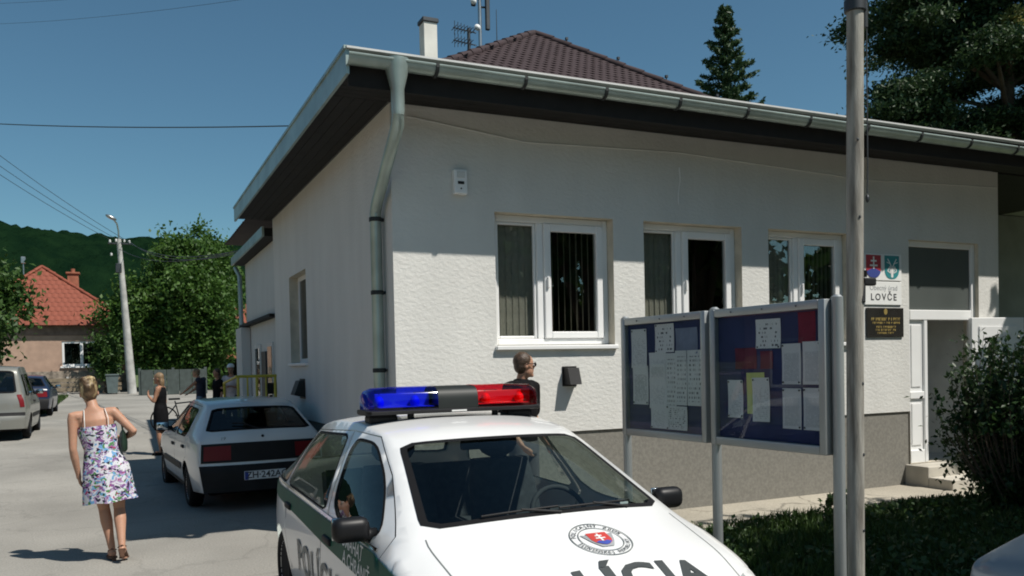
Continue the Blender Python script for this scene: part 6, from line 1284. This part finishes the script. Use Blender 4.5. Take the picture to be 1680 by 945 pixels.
# lamp post
LX = .28
lp = thing('street_lamp', 'tapered concrete lamp post with curved arm and small lamp head at the street end', 'street lamp', (.40, 50.4, zf(50.4)))
g = MB(); lb0 = (.62, 50.4, zf(50.4)-.1); lt0 = (.18, 50.4, 9.05); g.tube([lerp(lb0, lt0, k/5) for k in range(6)], [.24-.024*k for k in range(6)], 10); g.build('post', 'concrete_pole', lp, smooth=50)
g = MB(); g.tube([(.2, 50.4, 8.6), (.18, 50.38, 9.5), (.12, 50.3, 9.85), (-.04, 50.1, 10.05)], .045, 8); g.build('arm', 'steel', lp, smooth=50)
g = MB(); g.ell((-.16, 49.95, 10.12), (.30, .16, .10), 14, 8, Matrix.Rotation(R_(25), 3, 'Y')); g.build('lamp_head', 'steel', lp, smooth=True)
for k, (dx, z) in enumerate(((-.45, 8.9), (-.15, 8.95), (.25, 8.95), (.5, 8.9), (-.4, 8.2), (.0, 8.45))): g = MB(); g.lathe([(.03, -.08), (.06, -.04), (.05, 0), (.06, .04), (.03, .09)], 10, (dx+.2, 50.35, z)); g.build('insulator', 'pvc_dim', lp, smooth=40)
g = MB(); g.bbox(-.35, .8, 50.32, 50.42, 8.76, 8.84, .01, 1); g.build('crossarm', 'steel_dark', lp)
g = MB(); g.bbox(-.02, .28, 50.05, 50.2, 7.2, 7.7, .02, 1); g.build('switch_box', 'steel_dark', lp)
# overhead wires
def wire(label, a, b, sag, r=.012):
    a, b = Vector(a), Vector(b); pts = [a.lerp(b, t)-Vector((0, 0, sag*4*t*(1-t))) for t in np.linspace(0, 1, 25)]; g = MB(); g.tube(pts, r, 5); o = g.build('overhead_wire', 'steel_dark', None); tag(o, label, 'wire', 'overhead wires')
wire('single dark cable crossing the sky at the left, ending behind the flat roof', (-9.0, 40, 11.95), (7.5, 17.5, 7.3), .35, .016)
wire('faint wire near the top left corner of the sky', (-14, 57, 22.5), (6.95, 16.35, 10.6), .9, .005)
wire('lower of the two faint wires at the top left of the sky', (-14, 57, 21.4), (6.95, 16.35, 10.2), .9, .005)
for k, (dx, z) in enumerate(((-.45, 9.0), (-.15, 9.05), (.25, 9.05))):
    wire('%s wire running from the lamp post towards the upper left' % ('outer', 'middle', 'inner')[k], (dx+.2, 50.35, z), (-7.5+dx, 36, 12.3+.25*k), .3, .012)
for k, (dx, z) in enumerate(((.5, 8.95), (.25, 9.05), (.0, 8.5))):
    wire('%s wire running from the lamp post right across the tree to the annex' % ('upper', 'middle', 'lower')[k], (dx+.2, 50.3, z), (2.75+.2*k, 19.8, 4.5+.1*k), .55, .014)
# ---- houses across the street, left of the frame (they show in the glass)
for i, (y0, y1) in enumerate(((-3, 6), (9, 19))):
    hh = thing('street_house', ('nearer' if i == 0 else 'farther')+' plastered house with red roof across the street left of the frame', 'house', (-14, (y0+y1)/2, 0))
    g = MB(); g.box(-19, -11, y0, y1, 0, 3.2); g.build('wall', 'house_pink', hh)
    g = MB(); g.add([(-19.4, y0-.4, 3.1), (-10.5, y0-.4, 3.1), (-10.5, y1+.4, 3.1), (-19.4, y1+.4, 3.1), (-15, y0-.4, 6.4), (-15, y1+.4, 6.4)], [(0, 1, 4), (1, 2, 5, 4), (2, 3, 5), (3, 0, 4, 5), (3, 2, 1, 0)]); g.build('roof', 'tile_red', hh)
    for k in range(3):
        yy = y0+1.6+k*(y1-y0-3.2)/2; g = MB(); g.bbox(-11.0, -10.95, yy-.6, yy+.6, .95, 2.4, .01, 1); wn = g.build('window', 'pvc', hh); g = MB(); g.box(-10.949, -10.945, yy-.5, yy+.5, 1.05, 2.3); g.build('pane', 'dark_glass', wn)
